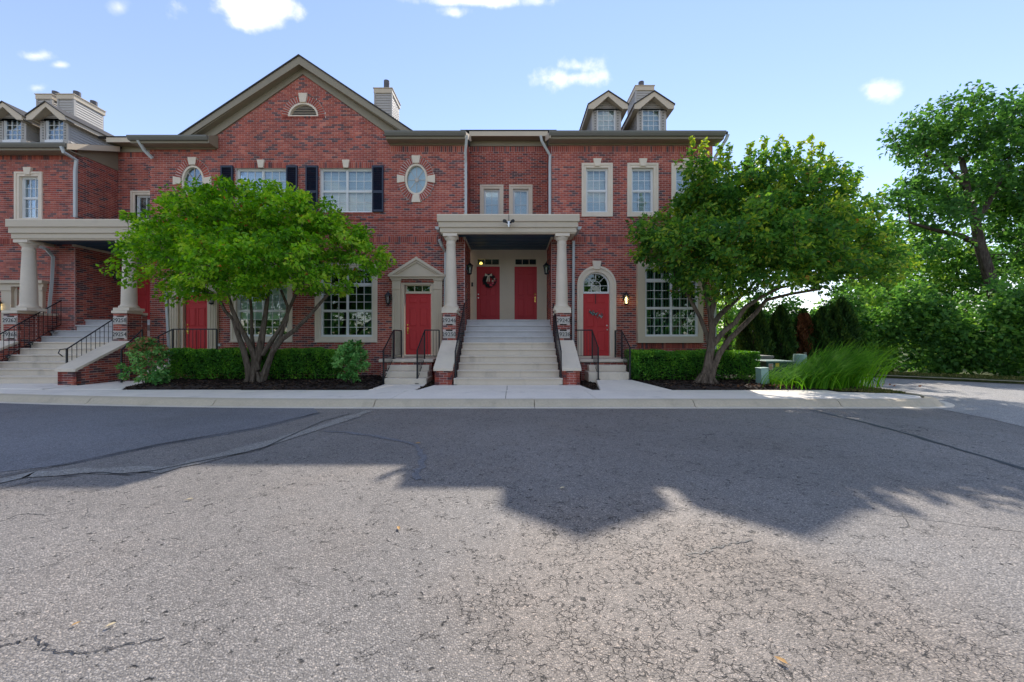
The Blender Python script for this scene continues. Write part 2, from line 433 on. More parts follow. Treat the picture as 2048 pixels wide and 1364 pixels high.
PANE = {}
def pane(parent, x0, x1, Y, z0, z1, mat='glass'):
    if mat not in PANE:
        me = MB().box(-.5, .5, -.5, .5, -.5, .5).mesh('pane'); me.materials.append(M[mat]); PANE[mat] = me
    o = bpy.data.objects.new('pane', PANE[mat]); o.location = ((x0+x1)/2, Y, (z0+z1)/2); o.scale = (x1-x0, .006, z1-z0)
    COL.objects.link(o); o.parent = parent; return o

def window(parent, x0, x1, z0, z1, Y, units=1, rail=None, transom=None, cols=3, rows=2, rows_lo=None, glass='glass', back='blind', fw=.045, trows=1, dark_low=False, name='window', shade=None):
    """white sash window; every pane is a piece. Y is the outer face of the frame"""
    rows_lo = rows if rows_lo is None else rows_lo
    fr = MB(); fr.box(x0, x1, Y, Y+.10, z0, z0+fw).box(x0, x1, Y, Y+.10, z1-fw, z1).box(x0, x0+fw, Y, Y+.10, z0+fw, z1-fw).box(x1-fw, x1, Y, Y+.10, z0+fw, z1-fw)
    uw = (x1-x0-2*fw)/units; mw = fw*.8
    areas = []
    for k in range(units):
        a = x0+fw+k*uw+(mw/2 if k else 0); b = x0+fw+(k+1)*uw-(mw/2 if k < units-1 else 0)
        if k < units-1: fr.box(b, b+mw, Y, Y+.10, z0+fw, z1-fw)
        lv = [z0+fw]; zs = []
        if rail: zs.append((rail, .04))
        if transom: zs.append((transom, .07))
        for zz, t in zs: fr.box(a, b, Y+.008, Y+.09, zz-t/2, zz+t/2)
        cuts = [z0+fw]+[q for zz, t in zs for q in (zz-t/2, zz+t/2)]+[z1-fw]
        segs = [(cuts[i], cuts[i+1]) for i in range(0, len(cuts), 2)]
        for i, (p, q) in enumerate(segs):
            rr = rows_lo if (i == 0 and rail) else rows
            if transom and i == len(segs)-1: rr = trows
            areas.append((a, b, p, q, rr, i))
    f = fr.build(name, M['white'], parent)
    mu = MB()
    for a, b, p, q, rr, i in areas:
        sw = .022
        mu.box(a, b, Y+.02, Y+.075, p, p+sw).box(a, b, Y+.02, Y+.075, q-sw, q).box(a, a+sw, Y+.02, Y+.075, p+sw, q-sw).box(b-sw, b, Y+.02, Y+.075, p+sw, q-sw)
        a2, b2, p2, q2 = a+sw, b-sw, p+sw, q-sw; t = .009
        for c in range(1, cols): xx = a2+(b2-a2)*c/cols; mu.box(xx-t, xx+t, Y+.035, Y+.058, p2, q2)
        for r in range(1, rr): zz = p2+(q2-p2)*r/rr; mu.box(a2, b2, Y+.036, Y+.057, zz-t, zz+t)
        for c in range(cols):
            for r in range(rr):
                pane(f, a2+(b2-a2)*c/cols+.001, a2+(b2-a2)*(c+1)/cols-.001, Y+.047, p2+(q2-p2)*r/rr+.001, p2+(q2-p2)*(r+1)/rr-.001, glass)
    mu.build('muntin', M['white'], f)
    if back == 'blind':
        mb = MB(); zz = z1-fw; lo = z0+fw if shade is None else shade
        while zz > lo+.02:
            mb.add([(x0+fw, Y+.16, zz), (x1-fw, Y+.16, zz), (x1-fw, Y+.14, zz-.054), (x0+fw, Y+.14, zz-.054)], [(3,2,1,0)]); zz -= .05
        mb.build('blind', M['blind'], f)
    elif back == 'vertical':
        mb = MB(); xx = x0+fw
        while xx < x1-fw-.05:
            mb.add([(xx, Y+.17, z0+fw), (xx+.055, Y+.19, z0+fw), (xx+.055, Y+.19, z1-fw), (xx, Y+.17, z1-fw)], [(0,1,2,3)]); xx += .088
        mb.build('vertical_blind', M['slatblind'], f)
    elif back == 'curtain':
        for a, b in ((x0+fw, x0+fw+(x1-x0)*.17), (x1-fw-(x1-x0)*.17, x1-fw)):
            n = 14; pts = [(a+(b-a)*k/n, Y+.2+.03*math.sin(k*2.1)) for k in range(n+1)]
            mb = MB(); mb.add([(x, y, z) for x, y in pts for z in (z0+fw, z1-fw)], [(2*k, 2*k+2, 2*k+3, 2*k+1) for k in range(n)]); mb.build('curtain', M['curtain'], f, smooth=True)
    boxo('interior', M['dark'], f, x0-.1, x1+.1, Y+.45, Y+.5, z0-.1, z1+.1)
    return f

def surround(parent, x0, x1, z0, z1, wd, Y, sill=True, key=False, proud=.05, name='window_surround', keyh=.22):
    """moulded stone frame round an opening x0..x1,z0..z1, width wd; Y is the wall plane"""
    mb = MB()
    for k, (f0, f1, pr) in enumerate(((0, .55, proud*.6), (.55, 1.0, proud))):
        a, b = wd*f0, wd*f1; bt = b if sill else 0
        mb.box(x0-b, x0-a, Y-pr, Y+.09, z0-(b if sill else 0), z1+b).box(x1+a, x1+b, Y-pr, Y+.09, z0-(b if sill else 0), z1+b)
        mb.box(x0-a, x1+a, Y-pr-.002, Y+.09, z1+a, z1+b)
        if sill: mb.box(x0-a, x1+a, Y-pr-.002, Y+.09, z0-b, z0-a)
    o = mb.build(name, M['stone'], parent)
    if key:
        c = (x0+x1)/2; keystone(parent, c, z1+wd*.25, z1+wd*.25+keyh, Y-proud-.03, Y+.05)
    return o
def keystone(parent, c, z0, z1, Ya, Yb, w0=.09, w1=.14):
    return MB().prism([(c-w0, z0), (c+w0, z0), (c+w1, z1), (c-w1, z1)], 'y', Ya, Yb).build('keystone', M['stone'], parent, bevel=.008)

def door(parent, x0, x1, z0, z1, Y, mat='doorred', knob='left', handle='brass', lever=True):
    d = boxo('door', M[mat], parent, x0, x1, Y, Y+.05, z0, z1)
    w_, h_ = x1-x0, z1-z0
    for c in (0, 1):
        for (p, q) in ((.05, .40), (.44, .77), (.82, .95)):
            a = x0+w_*(.13+.42*c); b = a+w_*.32; za, zb = z0+h_*(p+.02), z0+h_*q
            mb = MB(); i = .022                                   # groove frame and raised field
            mb.box(a, b, Y-.010, Y+.002, za, za+.012).box(a, b, Y-.010, Y+.002, zb-.012, zb).box(a, a+.012, Y-.010, Y+.002, za+.012, zb-.012).box(b-.012, b, Y-.010, Y+.002, za+.012, zb-.012)
            mb.add([(a+i,Y-.001,za+i),(b-i,Y-.001,za+i),(b-i,Y-.001,zb-i),(a+i,Y-.001,zb-i),(a+2*i,Y-.012,za+2*i),(b-2*i,Y-.012,za+2*i),(b-2*i,Y-.012,zb-2*i),(a+2*i,Y-.012,zb-2*i)],
                   [(4,5,6,7),(0,1,5,4),(1,2,6,5),(2,3,7,6),(3,0,4,7)])
            mb.build('panel', M[mat], d)
    kx = x0+.07 if knob == 'left' else x1-.07; kz = z0+h_*.42
    mb = MB()
    if lever:
        mb.box(kx-.022, kx+.022, Y-.012, Y, kz-.16, kz+.05); mb.tube([(kx, Y-.012, kz+.02), (kx, Y-.055, kz), (kx, Y-.055, kz-.10), (kx, Y-.012, kz-.13)], .010, 6)
    else:
        mb.tube([(kx, Y, kz), (kx, Y-.03, kz), (kx, Y-.035, kz), (kx, Y-.065, kz)], [.012, .012, .028, .022], 10)
    mb.build('handle', M[handle], d, smooth=True)
    MB().tube([(kx, Y, kz+.14), (kx, Y-.02, kz+.14), (kx, Y-.03, kz+.14)], [.028, .028, .016], 12).build('deadbolt', M[handle], d, smooth=True)
    return d

def transom(parent, x0, x1, z0, z1, Y, n=3, fw=.035, mat='trim', glow=False):
    fr = MB().box(x0, x1, Y, Y+.08, z0, z0+fw).box(x0, x1, Y, Y+.08, z1-fw, z1).box(x0, x0+fw, Y, Y+.08, z0+fw, z1-fw).box(x1-fw, x1, Y, Y+.08, z0+fw, z1-fw)
    a, b = x0+fw, x1-fw
    for k in range(1, n): xx = a+(b-a)*k/n; fr.box(xx-.009, xx+.009, Y+.02, Y+.06, z0+fw, z1-fw)
    f = fr.build('transom', M[mat], parent)
    for k in range(n): pane(f, a+(b-a)*k/n, a+(b-a)*(k+1)/n, Y+.04, z0+fw, z1-fw, 'glassdark')
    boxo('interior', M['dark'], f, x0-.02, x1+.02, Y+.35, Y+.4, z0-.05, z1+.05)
    if glow:
        MB().lathe([(.0, z0+.06), (.05, z0+.07), (.065, z0+.12), (.03, z0+.17)], a+.12, Y+.2, 12).build('hall_lamp', M['glow'], f)
    return f

def siding(parent, plane, poly_fn, z0, z1, bh=.1, name='siding_board'):
    """overlapping boards, each a piece. plane(t,d,z)->point; poly_fn(z)->(t0,t1)"""
    z = z0
    while z < z1-.02:
        zt = min(z+bh, z1); s0, s1 = poly_fn(z), poly_fn(zt)
        if s0 and s0[1]-s0[0] > .03:
            if not s1 or s1[1] < s1[0]: s1 = ((s0[0]+s0[1])/2,)*2
            mb = MB()
            vs = [plane(s0[0], .022, z), plane(s0[1], .022, z), plane(s1[1], .004, zt), plane(s1[0], .004, zt), plane(s0[0], 0, z), plane(s0[1], 0, z)]
            mb.add(vs, [(0,1,2,3), (4,5,1,0)]); mb.build(name, M['siding'], parent)
        z += bh

def railing(parent, A, B, zlowA, zlowB, htop, n, post=(True, True), r=.016, br=.0075, ext=None, name='handrail'):
    """A,B = (x,y) ends; zlow = level walked on; balusters are pieces"""
    A, B = Vector(A), Vector(B)
    def P(t, h): q = A.lerp(B, t); return (q.x, q.y, zlowA+(zlowB-zlowA)*t+h)
    mb = MB(); mb.tube([P(0, htop), P(1, htop)], r*1.15, 8); mb.tube([P(0, .10), P(1, .10)], r*.7, 4)
    if post[0]: mb.box(A.x-r*1.1, A.x+r*1.1, A.y-r*1.1, A.y+r*1.1, zlowA-.02, zlowA+htop).box(A.x-.05, A.x+.05, A.y-.05, A.y+.05, zlowA, zlowA+.012)
    if post[1]: mb.box(B.x-r*1.1, B.x+r*1.1, B.y-r*1.1, B.y+r*1.1, zlowB-.02, zlowB+htop)
    if ext: mb.tube([Vector(p) for p in ext], r*.9, 8)
    h = mb.build(name, M['iron'], parent)
    for k in range(1, n): MB().tube([P(k/n, .10), P(k/n, htop)], br, 4).build('baluster', M['iron'], h)
    return h

def downspout(parent, pts, name='downspout', w_=.045):
    return MB().tube(pts, w_*1.2, 4).build(name, M['downspout'], parent)

def lantern(px, py, Y, label, lit=False, facing=(0, -1), s=1.0):
    """wall lantern: back plate, arm, tapered glass cage, roof, finial"""
    f = Vector((facing[0], facing[1], 0)); base = Vector((X(px, Y), Y, Z(py, Y))); c = base+f*.14*s
    t = thing('wall_lantern', base, label, 'lamp', 'black wall lanterns beside the doors')
    z = c.z
    sd_ = Vector((-f.y, f.x, 0))
    mb = MB(); mb.lathe([(.0, z-.05*s), (.07*s, z-.05*s), (.07*s, z+.12*s), (0.0, z+.12*s)], base.x+f.x*.0, base.y+f.y*.0, 8); mb.build('back_plate', M['iron'], t)
    MB().tube([base+Vector((0, 0, -.02*s)), base+f*.07*s+Vector((0, 0, -.20*s)), c+Vector((0, 0, -.20*s))], .014*s, 6).build('arm', M['iron'], t)
    MB().lathe([(.015*s, z-.22*s), (.07*s, z-.19*s), (.075*s, z-.165*s), (.02*s, z-.16*s)], c.x, c.y, 8).build('base_cup', M['iron'], t)
    g = MB()
    for k in range(6):
        a = 2*math.pi*k/6; g.tube([(c.x+.06*s*math.cos(a), c.y+.06*s*math.sin(a), z-.165*s), (c.x+.10*s*math.cos(a), c.y+.10*s*math.sin(a), z+.09*s)], .008*s, 4)
    g.build('cage', M['iron'], t)
    MB().lathe([(.055*s, z-.165*s), (.094*s, z+.09*s)], c.x, c.y, 6).build('glass', M['lampglass'], t)
    MB().lathe([(.13*s, z+.085*s), (.125*s, z+.10*s), (.06*s, z+.16*s), (.045*s, z+.18*s), (.015*s, z+.20*s), (.022*s, z+.225*s), (.004*s, z+.25*s)], c.x, c.y, 12).build('roof', M['iron'], t, smooth=True)
    MB().lathe([(.012, z-.15*s), (.014, z-.05*s), (.024, z-.01*s), (.012, z+.05*s)], c.x, c.y, 8).build('bulb', M['bulb'] if lit else M['white'], t)
    return t

def text_mesh(s, size, mat, parent, loc, name='number', rotx=90):
    cu = bpy.data.curves.new('txt', 'FONT'); cu.body = s; cu.size = size; cu.align_x = 'CENTER'; cu.align_y = 'CENTER'; cu.extrude = .003; cu.space_character = 1.02
    o = bpy.data.objects.new('txt', cu); COL.objects.link(o)
    dg = bpy.context.evaluated_depsgraph_get(); me = bpy.data.meshes.new_from_object(o.evaluated_get(dg)); bpy.data.objects.remove(o)
    me.name = name; me.materials.clear(); me.materials.append(mat)
    q = bpy.data.objects.new(name, me); q.location = loc; q.rotation_euler = (math.radians(rotx), 0, 0)
    COL.objects.link(q); q.parent = parent
    return q

def column(parent, cx, cy, z0, z1, r0=.195, r1=.145):
    h = z1-z0
    boxo('column_base', M['stone'], parent, cx-r0*1.32, cx+r0*1.32, cy-r0*1.32, cy+r0*1.32, z0, z0+.09, bevel=.006)
    pr = [(r0*1.25, z0+.091), (r0*1.3, z0+.12), (r0*1.25, z0+.155), (r0*1.08, z0+.165), (r0*1.06, z0+.19), (r0, z0+.22)]
    for k in range(9): t = k/8; pr.append((r0+(r1-r0)*(t**1.35), z0+.25+(h-.25-.36)*t))
    za = z1-.33
    pr += [(r1*1.10, za), (r1*1.10, za+.03), (r1, za+.04), (r1, za+.12), (r1*1.12, za+.14), (r1*1.42, za+.21), (r1*1.45, za+.235)]
    c = MB().lathe(pr, cx, cy, 32).build('column', M['stone'], parent, smooth=True)
    boxo('capital', M['stone'], parent, cx-r1*1.55, cx+r1*1.55, cy-r1*1.55, cy+r1*1.55, z1-.093, z1-.003, bevel=.006)
    return c
# ------------------------------------------------------------------ the setting: ground sheets
def sheet(name, poly, z, mat, kind='structure', parent=None, th=None):
    mb = MB()
    if th: mb.prism(poly, 'z', z-th, z)
    else: mb.add([(x, y, z) for x, y in poly], [tuple(range(len(poly)))])
    o = mb.build(name, mat, parent)
    if kind: o['kind'] = kind
    return o

TREEHIDE = ((228, 368, 780, 640), (1250, 290, 1810, 620), (340, 690, 680, 760), (1263, 700, 1515, 760), (440, 600, 600, 760), (12, 440, 275, 480), (870, 430, 1160, 470))

# ================================================================== gabled middle townhouse
mid = thing('townhouse', (fx(610), F+1, 0), 'red brick townhouse with broad front gable, navy shutters and two oval windows', 'house', 'brick townhouses in the row')
XL, XR, XG = fx(300), -1.60, fx(607)
ZT = 7.84
gz, ga, gs = 8.15, 10.27, .70
LW = (fx(472.5), fx(575.5), fz(673), fz(536)); RW = (fx(640.5), fx(745.5), fz(673.5), fz(536))
GZ = lambda z: -.05+round((z+.05)/CH)*CH
UL = (fx(472), fx(574), GZ(fz(424)), GZ(fz(336))); UR = (fx(640), fx(745), GZ(fz(424)), GZ(fz(336)))
OVL = (fx(386), fz(362)); OVR = (fx(832.5), fz(358.5)); OA, OB = .33, .475
PD = (fx(809.5), fx(861.5), .70, fz(569)); LD = (fx(367), fx(414), .70, fz(575))
VX, VZ, VA = fx(607), fz(233), .45
def span_mid(z):
    if z < ZT: return [(XL, XR)]
    if z < gz: return [(XG-2.94, XG+2.94)]
    h = (ga-z)/gs
    return [(XG-h, XG+h)] if h > .05 else []
def R4(r, e=0): return Rect(r[0]-e, r[1]+e, r[2]-e, r[3]+e)
ops = [R4(LW, .14), R4(RW, .14), R4(UL), R4(UR), Oval(*OVL, OA+.05+.22, OB+.05+.22), Oval(*OVR, OA+.05+.22, OB+.05+.22),
       Rect(PD[0]-.1, PD[1]+.1, .3, PD[3]+.06), Rect(LD[0]-.1, LD[1]+.1, .3, LD[3]+.06), Oval(VX, VZ, VA+.06+.22, VA*.9+.06+.22, top=True)]
sold = []
for r in (UL, UR):
    sold += [(r[0]-.04, r[1]+.04, r[3], r[3]+.235, .004), (r[0]-.04, r[1]+.04, r[2]-.075, r[2], .02)]
zb1 = fz(441); zb2 = fz(484)
sold += [(XL, XR, ZT-.24, ZT, .004)] if False else [(XL, XG-2.94, ZT-.23, ZT-.003, .004), (XG+2.94, XR, ZT-.23, ZT-.003, .004)]
sold += [(XL, XR, zb2, zb2+.20, .008), (VX-.72, VX+.72, VZ-.085, VZ, .02)]
wall(mid, (0, F, 0), (1, 0, 0), (0, -1, 0), span_mid, -.05, ga, ops, sold, n_ind=300, hide=TREEHIDE)
# projecting string course
MBs = MB()
for (a, b) in ((XL, XR),):
    k = 0; x = a
    while x < b-.05:
        MBs.box(x+.005, min(x+BL, b)-.005, F-.026, F, zb1+.006, zb1+.064, tone_pick()); x += BL
MBs.build('string_brick', M['brick'], mid, kind='stuff')
# sides and rear so that the house is a volume
wall(mid, (XR+.004, 0, 0), (0, 1, 0), (1, 0, 0), lambda z: [(F-.003, 14.3)], -.05, 8.3, name='return_wall', thick=.2)
MB().box(XL+.02, XR-.25, F+8.9, F+9.1, -.05, 8.0).box(XL, XL+.2, F+.23, F+8.9, -.05, 8.0).build('rear_wall', M['mortar'], mid)
# upper windows with shutters
for r, nm in ((UL, 0), (UR, 1)):
    window(mid, *r, F+.07, units=2, rail=(r[2]+r[3])/2-.01, cols=3, rows=2, rows_lo=2, back='blind')
    keystone(mid, (r[0]+r[1])/2, r[3]-.0, r[3]+.27, F-.06, F+.05, .08, .125)
for a, b in ((444, 468), (574.5, 596.5), (613, 637), (745.5, 768)):
    x0, x1 = fx(a), fx(b); z0, z1 = fz(424.5), fz(332.5); y0, y1 = F-.075, F-.022
    fr = MB().box(x0, x0+.045, y0, y1, z0, z1).box(x1-.045, x1, y0, y1, z0, z1)
    zm = z0+(z1-z0)*.43
    for p, q in ((z0, z0+.07), (zm-.045, zm+.045), (z1-.07, z1)): fr.box(x0+.045, x1-.045, y0, y1, p, q)
    s = fr.build('shutter', M['shutter'], mid)
    lv = MB()
    for p, q in ((z0+.07, zm-.045), (zm+.045, z1-.07)):
        z = p
        while z < q-.02:
            lv.add([(x0+.045, y0+.012, z), (x1-.045, y0+.012, z), (x1-.045, y1, z+.045), (x0+.045, y1, z+.045)], [(0,1,2,3)]); z += .034
    lv.build('louvre', M['shutter'], s, kind='stuff')
# oval windows
for (ox, oz) in (OVL, OVR):
    f = oval_frame('oval_window', M['stone'], mid, ox, oz, OA-.01, OB-.01, .06, F-.01, F+.12)
    oval_frame('ring_mortar', M['mortar'], mid, ox, oz, OA+.064, OB+.064, .215, F-.012, F+.05)
    ring(mid, ox, oz, OA+.065, OB+.065, F, .205, 0, 2*math.pi, 44, skip=((-.01, .16), (math.pi/2-.16, math.pi/2+.16), (math.pi-.16, math.pi+.16), (1.5*math.pi-.16, 1.5*math.pi+.16), (2*math.pi-.16, 7)))
    for an, w_ in ((0, .12), (math.pi/2, .13), (math.pi, .12), (1.5*math.pi, .13)):
        c, s = math.cos(an), math.sin(an); a1, b1 = OA+.06, OB+.06; p = Vector((ox+a1*c, oz+b1*s)); t = Vector((-s, c)); d = Vector((c, s))
        q = [p-t*w_*.8, p+t*w_*.8, p+d*.25+t*w_*1.15, p+d*.25-t*w_*1.15]
        MB().prism([tuple(v) for v in q], 'y', F-.05, F+.05).build('keystone', M['stone'], mid)
    for k in range(8):                                            # eight glass segments round a centre rosette
        a0, a1 = math.pi*2*k/8, math.pi*2*(k+1)/8
        pts = [(ox+OA*.999*math.cos(a0+(a1-a0)*j/4), oz+OB*.999*math.sin(a0+(a1-a0)*j/4)) for j in range(5)]+[(ox, oz)]
        MB().prism(pts, 'y', F+.07, F+.075).build('pane', M['glass'], f)
        MB().tube([(ox, F+.062, oz), (ox+OA*math.cos(a0), F+.062, oz+OB*math.sin(a0))], .012, 4).build('muntin', M['plate'], f)
    MB().tube([(ox, F+.045, oz), (ox, F+.07, oz)], [.055, .075], 12).build('rosette', M['plate'], f)
    boxo('blind', M['blind'], f, ox-OA, ox+OA, F+.14, F+.15, oz-OB, oz+OB)
# gable vent
f = oval_frame('gable_vent', M['stone'], mid, VX, VZ, VA, VA*.9, .06, F-.02, F+.1, 24, 0, math.pi)
boxo('sill', M['stone'], f, VX-VA-.06, VX+VA+.06, F-.03, F+.1, VZ-.005, VZ+.03)
boxo('vent_back', M['dark'], f, VX-VA-.03, VX+VA+.03, F+.13, F+.15, VZ, VZ+VA)
for k in range(7):
    z = VZ+.05+k*.055; h = VA*math.sqrt(max(.02, 1-((z+.02-VZ)/(VA*.9))**2))
    MB().add([(VX-h, F+.03, z), (VX+h, F+.03, z), (VX+h, F+.09, z+.03), (VX-h, F+.09, z+.03), (VX-h, F+.03, z+.012), (VX+h, F+.03, z+.012)], [(0,1,5,4), (4,5,2,3), (0,3,2,1)]).build('slat', M['trim'], f)
oval_frame('ring_mortar', M['mortar'], mid, VX, VZ, VA+.062, VA*.9+.062, .22, F-.012, F+.05, 24, 0, math.pi)
ring(mid, VX, VZ, VA+.07, VA*.9+.07, F, .205, 0, math.pi, 23, skip=((math.pi/2-.14, math.pi/2+.14),))
keystone(mid, VX, VZ+VA*.9+.05, VZ+VA*.9+.36, F-.06, F+.05, .1, .15)
# lower windows in stone surrounds
window(mid, *LW, F+.05, units=2, rail=fz(621.5), transom=fz(568.5), cols=3, rows=3, back='blind', shade=fz(640), glass='glass')
window(mid, *RW, F+.05, units=2, rail=fz(621.5), transom=fz(569), cols=3, rows=3, back='curtain', glass='glassdark')
for r in (LW, RW):
    surround(mid, *r, .165, F)
    boxo('window_sill', M['stone'], mid, r[0]-.19, r[1]+.19, F-.075, F+.05, r[2]-.19, r[2]-.168)
# pedimented doorway and its plain twin by the left porch
def doorway(parent, px0, px1, pedi, mat, zb=.70, ytop=569):
    x0, x1 = fx(px0), fx(px1); c = (x0+x1)/2; zt = fz(ytop)
    s = MB()
    for sg in (-1, 1):
        e = x0 if sg < 0 else x1
        a, b = sorted((e+sg*.015, e+sg*.12)); s.box(a, b, F-.01, F+.12, zb, zt+.04)     # jamb
        a, b = sorted((e+sg*.12, e+sg*.40)); s.box(a, b, F-.09, F+.02, zb, zt-.17)       # pilaster
        for k in range(3): q = a+(b-a)*(.22+.28*k); s.box(q-.022, q+.022, F-.105, F-.09, zb+.35, zt-.25)
        s.box(a-.015, b+.015, F-.11, F+.02, zb, zb+.22); s.box(a-.012, b+.012, F-.115, F+.02, zt-.17, zt-.13); s.box(a, b, F-.09, F+.02, zt-.13, zt+.12)
        s.box(a-.02, b+.02, F-.12, F+.02, zt+.12, zt+.17)
    s.box(x0-.015, x1+.015, F-.005, F+.12, zt, zt+.05)
    d = s.build('doorway', M['trim'], parent)
    w_ = (x1-x0)/2+.46
    MB().box(c-w_, c+w_, F-.13, F+.02, zt+.172, zt+.24).box(c-w_-.05, c+w_+.05, F-.20, F+.02, zt+.24, zt+.30).build('cornice', M['trim'], d)
    if pedi:
        zc = zt+.302; h = .60; wp = w_+.06
        MB().prism([(c-wp+.12, zc), (c+wp-.12, zc), (c, zc+h-.07)], 'y', F-.10, F+.02).build('pediment', M['trim'], d)
        for sg in (-1, 1):
            for (o0, o1, yy) in ((0, .085, F-.20), (.085, .15, F-.15)):
                sl = h/wp
                p = [(c+sg*wp, zc-o0*0), (c, zc+h), (c, zc+h-.001)]
                q = [(c+sg*(wp-o0/sl*.0-o0*1.25), zc+.001), (c, zc+h-o0*1.18), (c, zc+h-o1*1.18), (c+sg*(wp-o1*1.25-.06), zc+.001)]
                MB().prism(q, 'y', yy, F+.02).build('raking_cornice', M['trim'], d)
    zd = fz(587)
    transom(parent, x0+.015, x1-.015, zd+.045, zt, F+.07, 3)
    boxo('transom_bar', M['trim'], d, x0, x1, F+.03, F+.13, zd, zd+.043)
    boxo('threshold', M['stone'], d, x0-.1, x1+.1, F-.06, F+.12, zb-.0, zb+.06)
    door(parent, x0+.015, x1-.015, zb+.062, zd-.002, F+.08, mat, 'left', 'brass')
doorway(mid, 809.5, 861.5, True, 'doorred')
doorway(mid, 367, 414, False, 'doorred', ytop=575)
# eaves: frieze, soffit, gutter at both sides of the gable
def eave(parent, xa, xb, zoff=0, Yw=F, gy=12.22, zt=8.06, caps=(True, True)):
    zt += zoff
    e = boxo('frieze', M['fascia'], parent, xa+.04, xb-.04, Yw-.05, Yw+.05, ZT+zoff-.02, zt-.16)
    boxo('soffit', M['fascia'], parent, xa, xb, gy+.10, Yw+.1, zt-.20, zt-.17)
    boxo('fascia', M['fascia'], parent, xa, xb, gy+.085, gy+.115, zt-.19, zt+.0)
    pr = [(gy+.083, zt-.13), (gy+.02, zt-.125), (gy-.02, zt-.06), (gy-.035, zt-.02), (gy-.035, zt+.01), (gy-.02, zt+.01), (gy+.083, zt-.01)]
    MB().prism(pr, 'x', xa-.01, xb+.01).build('gutter', M['gutter'], parent)
ZLO = -.14
eave(mid, fx(300)-.30, XG-2.90, ZLO)
MB().prism([(12.27, 7.72), (12.27, 7.96), (F, 8.16), (F, 7.72)], 'x', XG-2.898, XG-2.875).build('eave_return', M['fascia'], mid)
eave(mid, XG+2.90, XR+.08)
# gable rakes
ap = Z(114, 12.45); yo = 12.40
for sg in (-1, 1):
    xe = XG+sg*3.92; ze = ap-3.92*.668
    def rk(t, off): return (XG+sg*3.92*t, ap-3.92*.668*t-off)
    th = 1.2
    q = [rk(0, 0), rk(1, 0), rk(1, .20), rk(0, .27)]
    MB().prism(q, 'y', yo, yo+.04).build('rake_board', M['fascia'], mid)
    q = [rk(0, .22), rk(.97, .22), rk(.97, .245), rk(0, .245)]
    MB().prism(q, 'y', yo+.04, F).build('rake_soffit', M['fascia'], mid)
    q = [(XG, ap-.25), rk(.985, .18), (XG+sg*2.94, gz), (XG, ga-.06)]
    MB().prism(q, 'y', F-.05, F+.03).build('rake_frieze', M['fascia'], mid)
    q = [(XG, ap+.045), (XG+sg*4.02, ap+.045-4.02*.668), (XG+sg*4.02, ap-.0-4.02*.668), (XG, ap+.0)]
    MB().prism(q, 'y', yo-.03, 18.4).build('gable_roof_slope', M['roof'], mid)
# main roof plane, a closed wedge, ridge parallel to the street
def main_roof(parent, xa, xb, ye, ze, ridge=18.4, sl=.45, back=23.5):
    zr = ze+(ridge-ye)*sl
    MB().prism([(ye, ze), (ridge, zr), (back, zr-(back-ridge)*sl), (back, zr-(back-ridge)*sl-.1), (ridge, zr-.12), (ye, ze-.09)], 'x', xa, xb).build('roof', M['roof'], parent)
    return lambda y: ze+(y-ye)*sl
main_roof(mid, XL-.25, XG-2.9, 12.24, 8.07+ZLO)
main_roof(mid, XG-2.899, XG+2.899, F+.3, 8.07+.45*(F+.3-12.24))
roofz = main_roof(mid, XG+2.9, XR+.06, 12.24, 8.07)
for sg, xx in ((1, XR+.06),):                                     # rake board on the recess side
    MB().prism([(12.24, 8.06), (14.0, 8.06+1.76*.45), (14.0, 7.86+1.76*.45), (12.24, 7.86)], 'x', xx, xx+.03).build('rake_board', M['trim'], mid)

def chimney(parent, x0, x1, y0, y1, z0, z1, flues, h=.3):
    c = boxo('chimney', M['siding'], parent, x0, x1, y0, y1, z0, z1)
    for xx in (x0, x1):
        boxo('corner_board', M['siding'], c, xx-.035, xx+.035, y0-.03, y0+.05, z0, z1-.2)
    siding(c, lambda t, d, z: (t, y0-d, z), lambda z: (x0+.04, x1-.04), z0, z1-.2, .115)
    sx = x1 if (x0+x1) < 0 else x0; sg = 1 if sx == x1 else -1
    siding(c, lambda t, d, z: (sx+sg*d, t, z), lambda z: (y0+.05, y1-.05), z0, z1-.2, .115)
    MB().box(x0-.045, x1+.045, y0-.045, y1+.045, z1-.2, z1).box(x0-.07, x1+.07, y0-.07, y1+.07, z1, z1+.03).build('chimney_cap', M['trim'], c)
    for (a, b) in flues:
        MB().lathe([(.10, z1+.03), (.10, z1+.09), (.085, z1+.10), (.085, z1+.13), (.13, z1+.13), (.13, z1+.13+h), (.11, z1+.14+h), (.0, z1+.14+h)], a, b, 14).build('flue', M['flue'], c, smooth=True)
    return c
chimney(mid, X(750, 17), X(783, 17), 17, 18.15, 9.2, Z(178, 17), [((X(750, 17)+X(783, 17))/2+.04, 17.35)], .46)
# downspouts on the middle house
yd = F-.07
downspout(mid, [(X(934, 12.3), 12.26, 7.95), (X(931, 12.45), 12.45, 7.55), (XR+.05, F-.06, 7.2), (XR+.05, F-.06, 5.25)])
downspout(mid, [(X(277, 12.3), 12.28, 7.82), (X(286, 12.4), 12.45, 7.55), (X(300, 12.5), F-.08, 7.35)])
downspout(mid, [(X(322, 12.4), F-.09, 3.0), (X(323, 12.4), F-.09, 2.75), (X(331, 12.4), F-.10, .55), (X(333, 12.4), F-.12, .2)])
MB().box(fx(433), fx(443), F-.06, F, fz(692), fz(687)).build('dryer_vent', M['downspout'], mid)

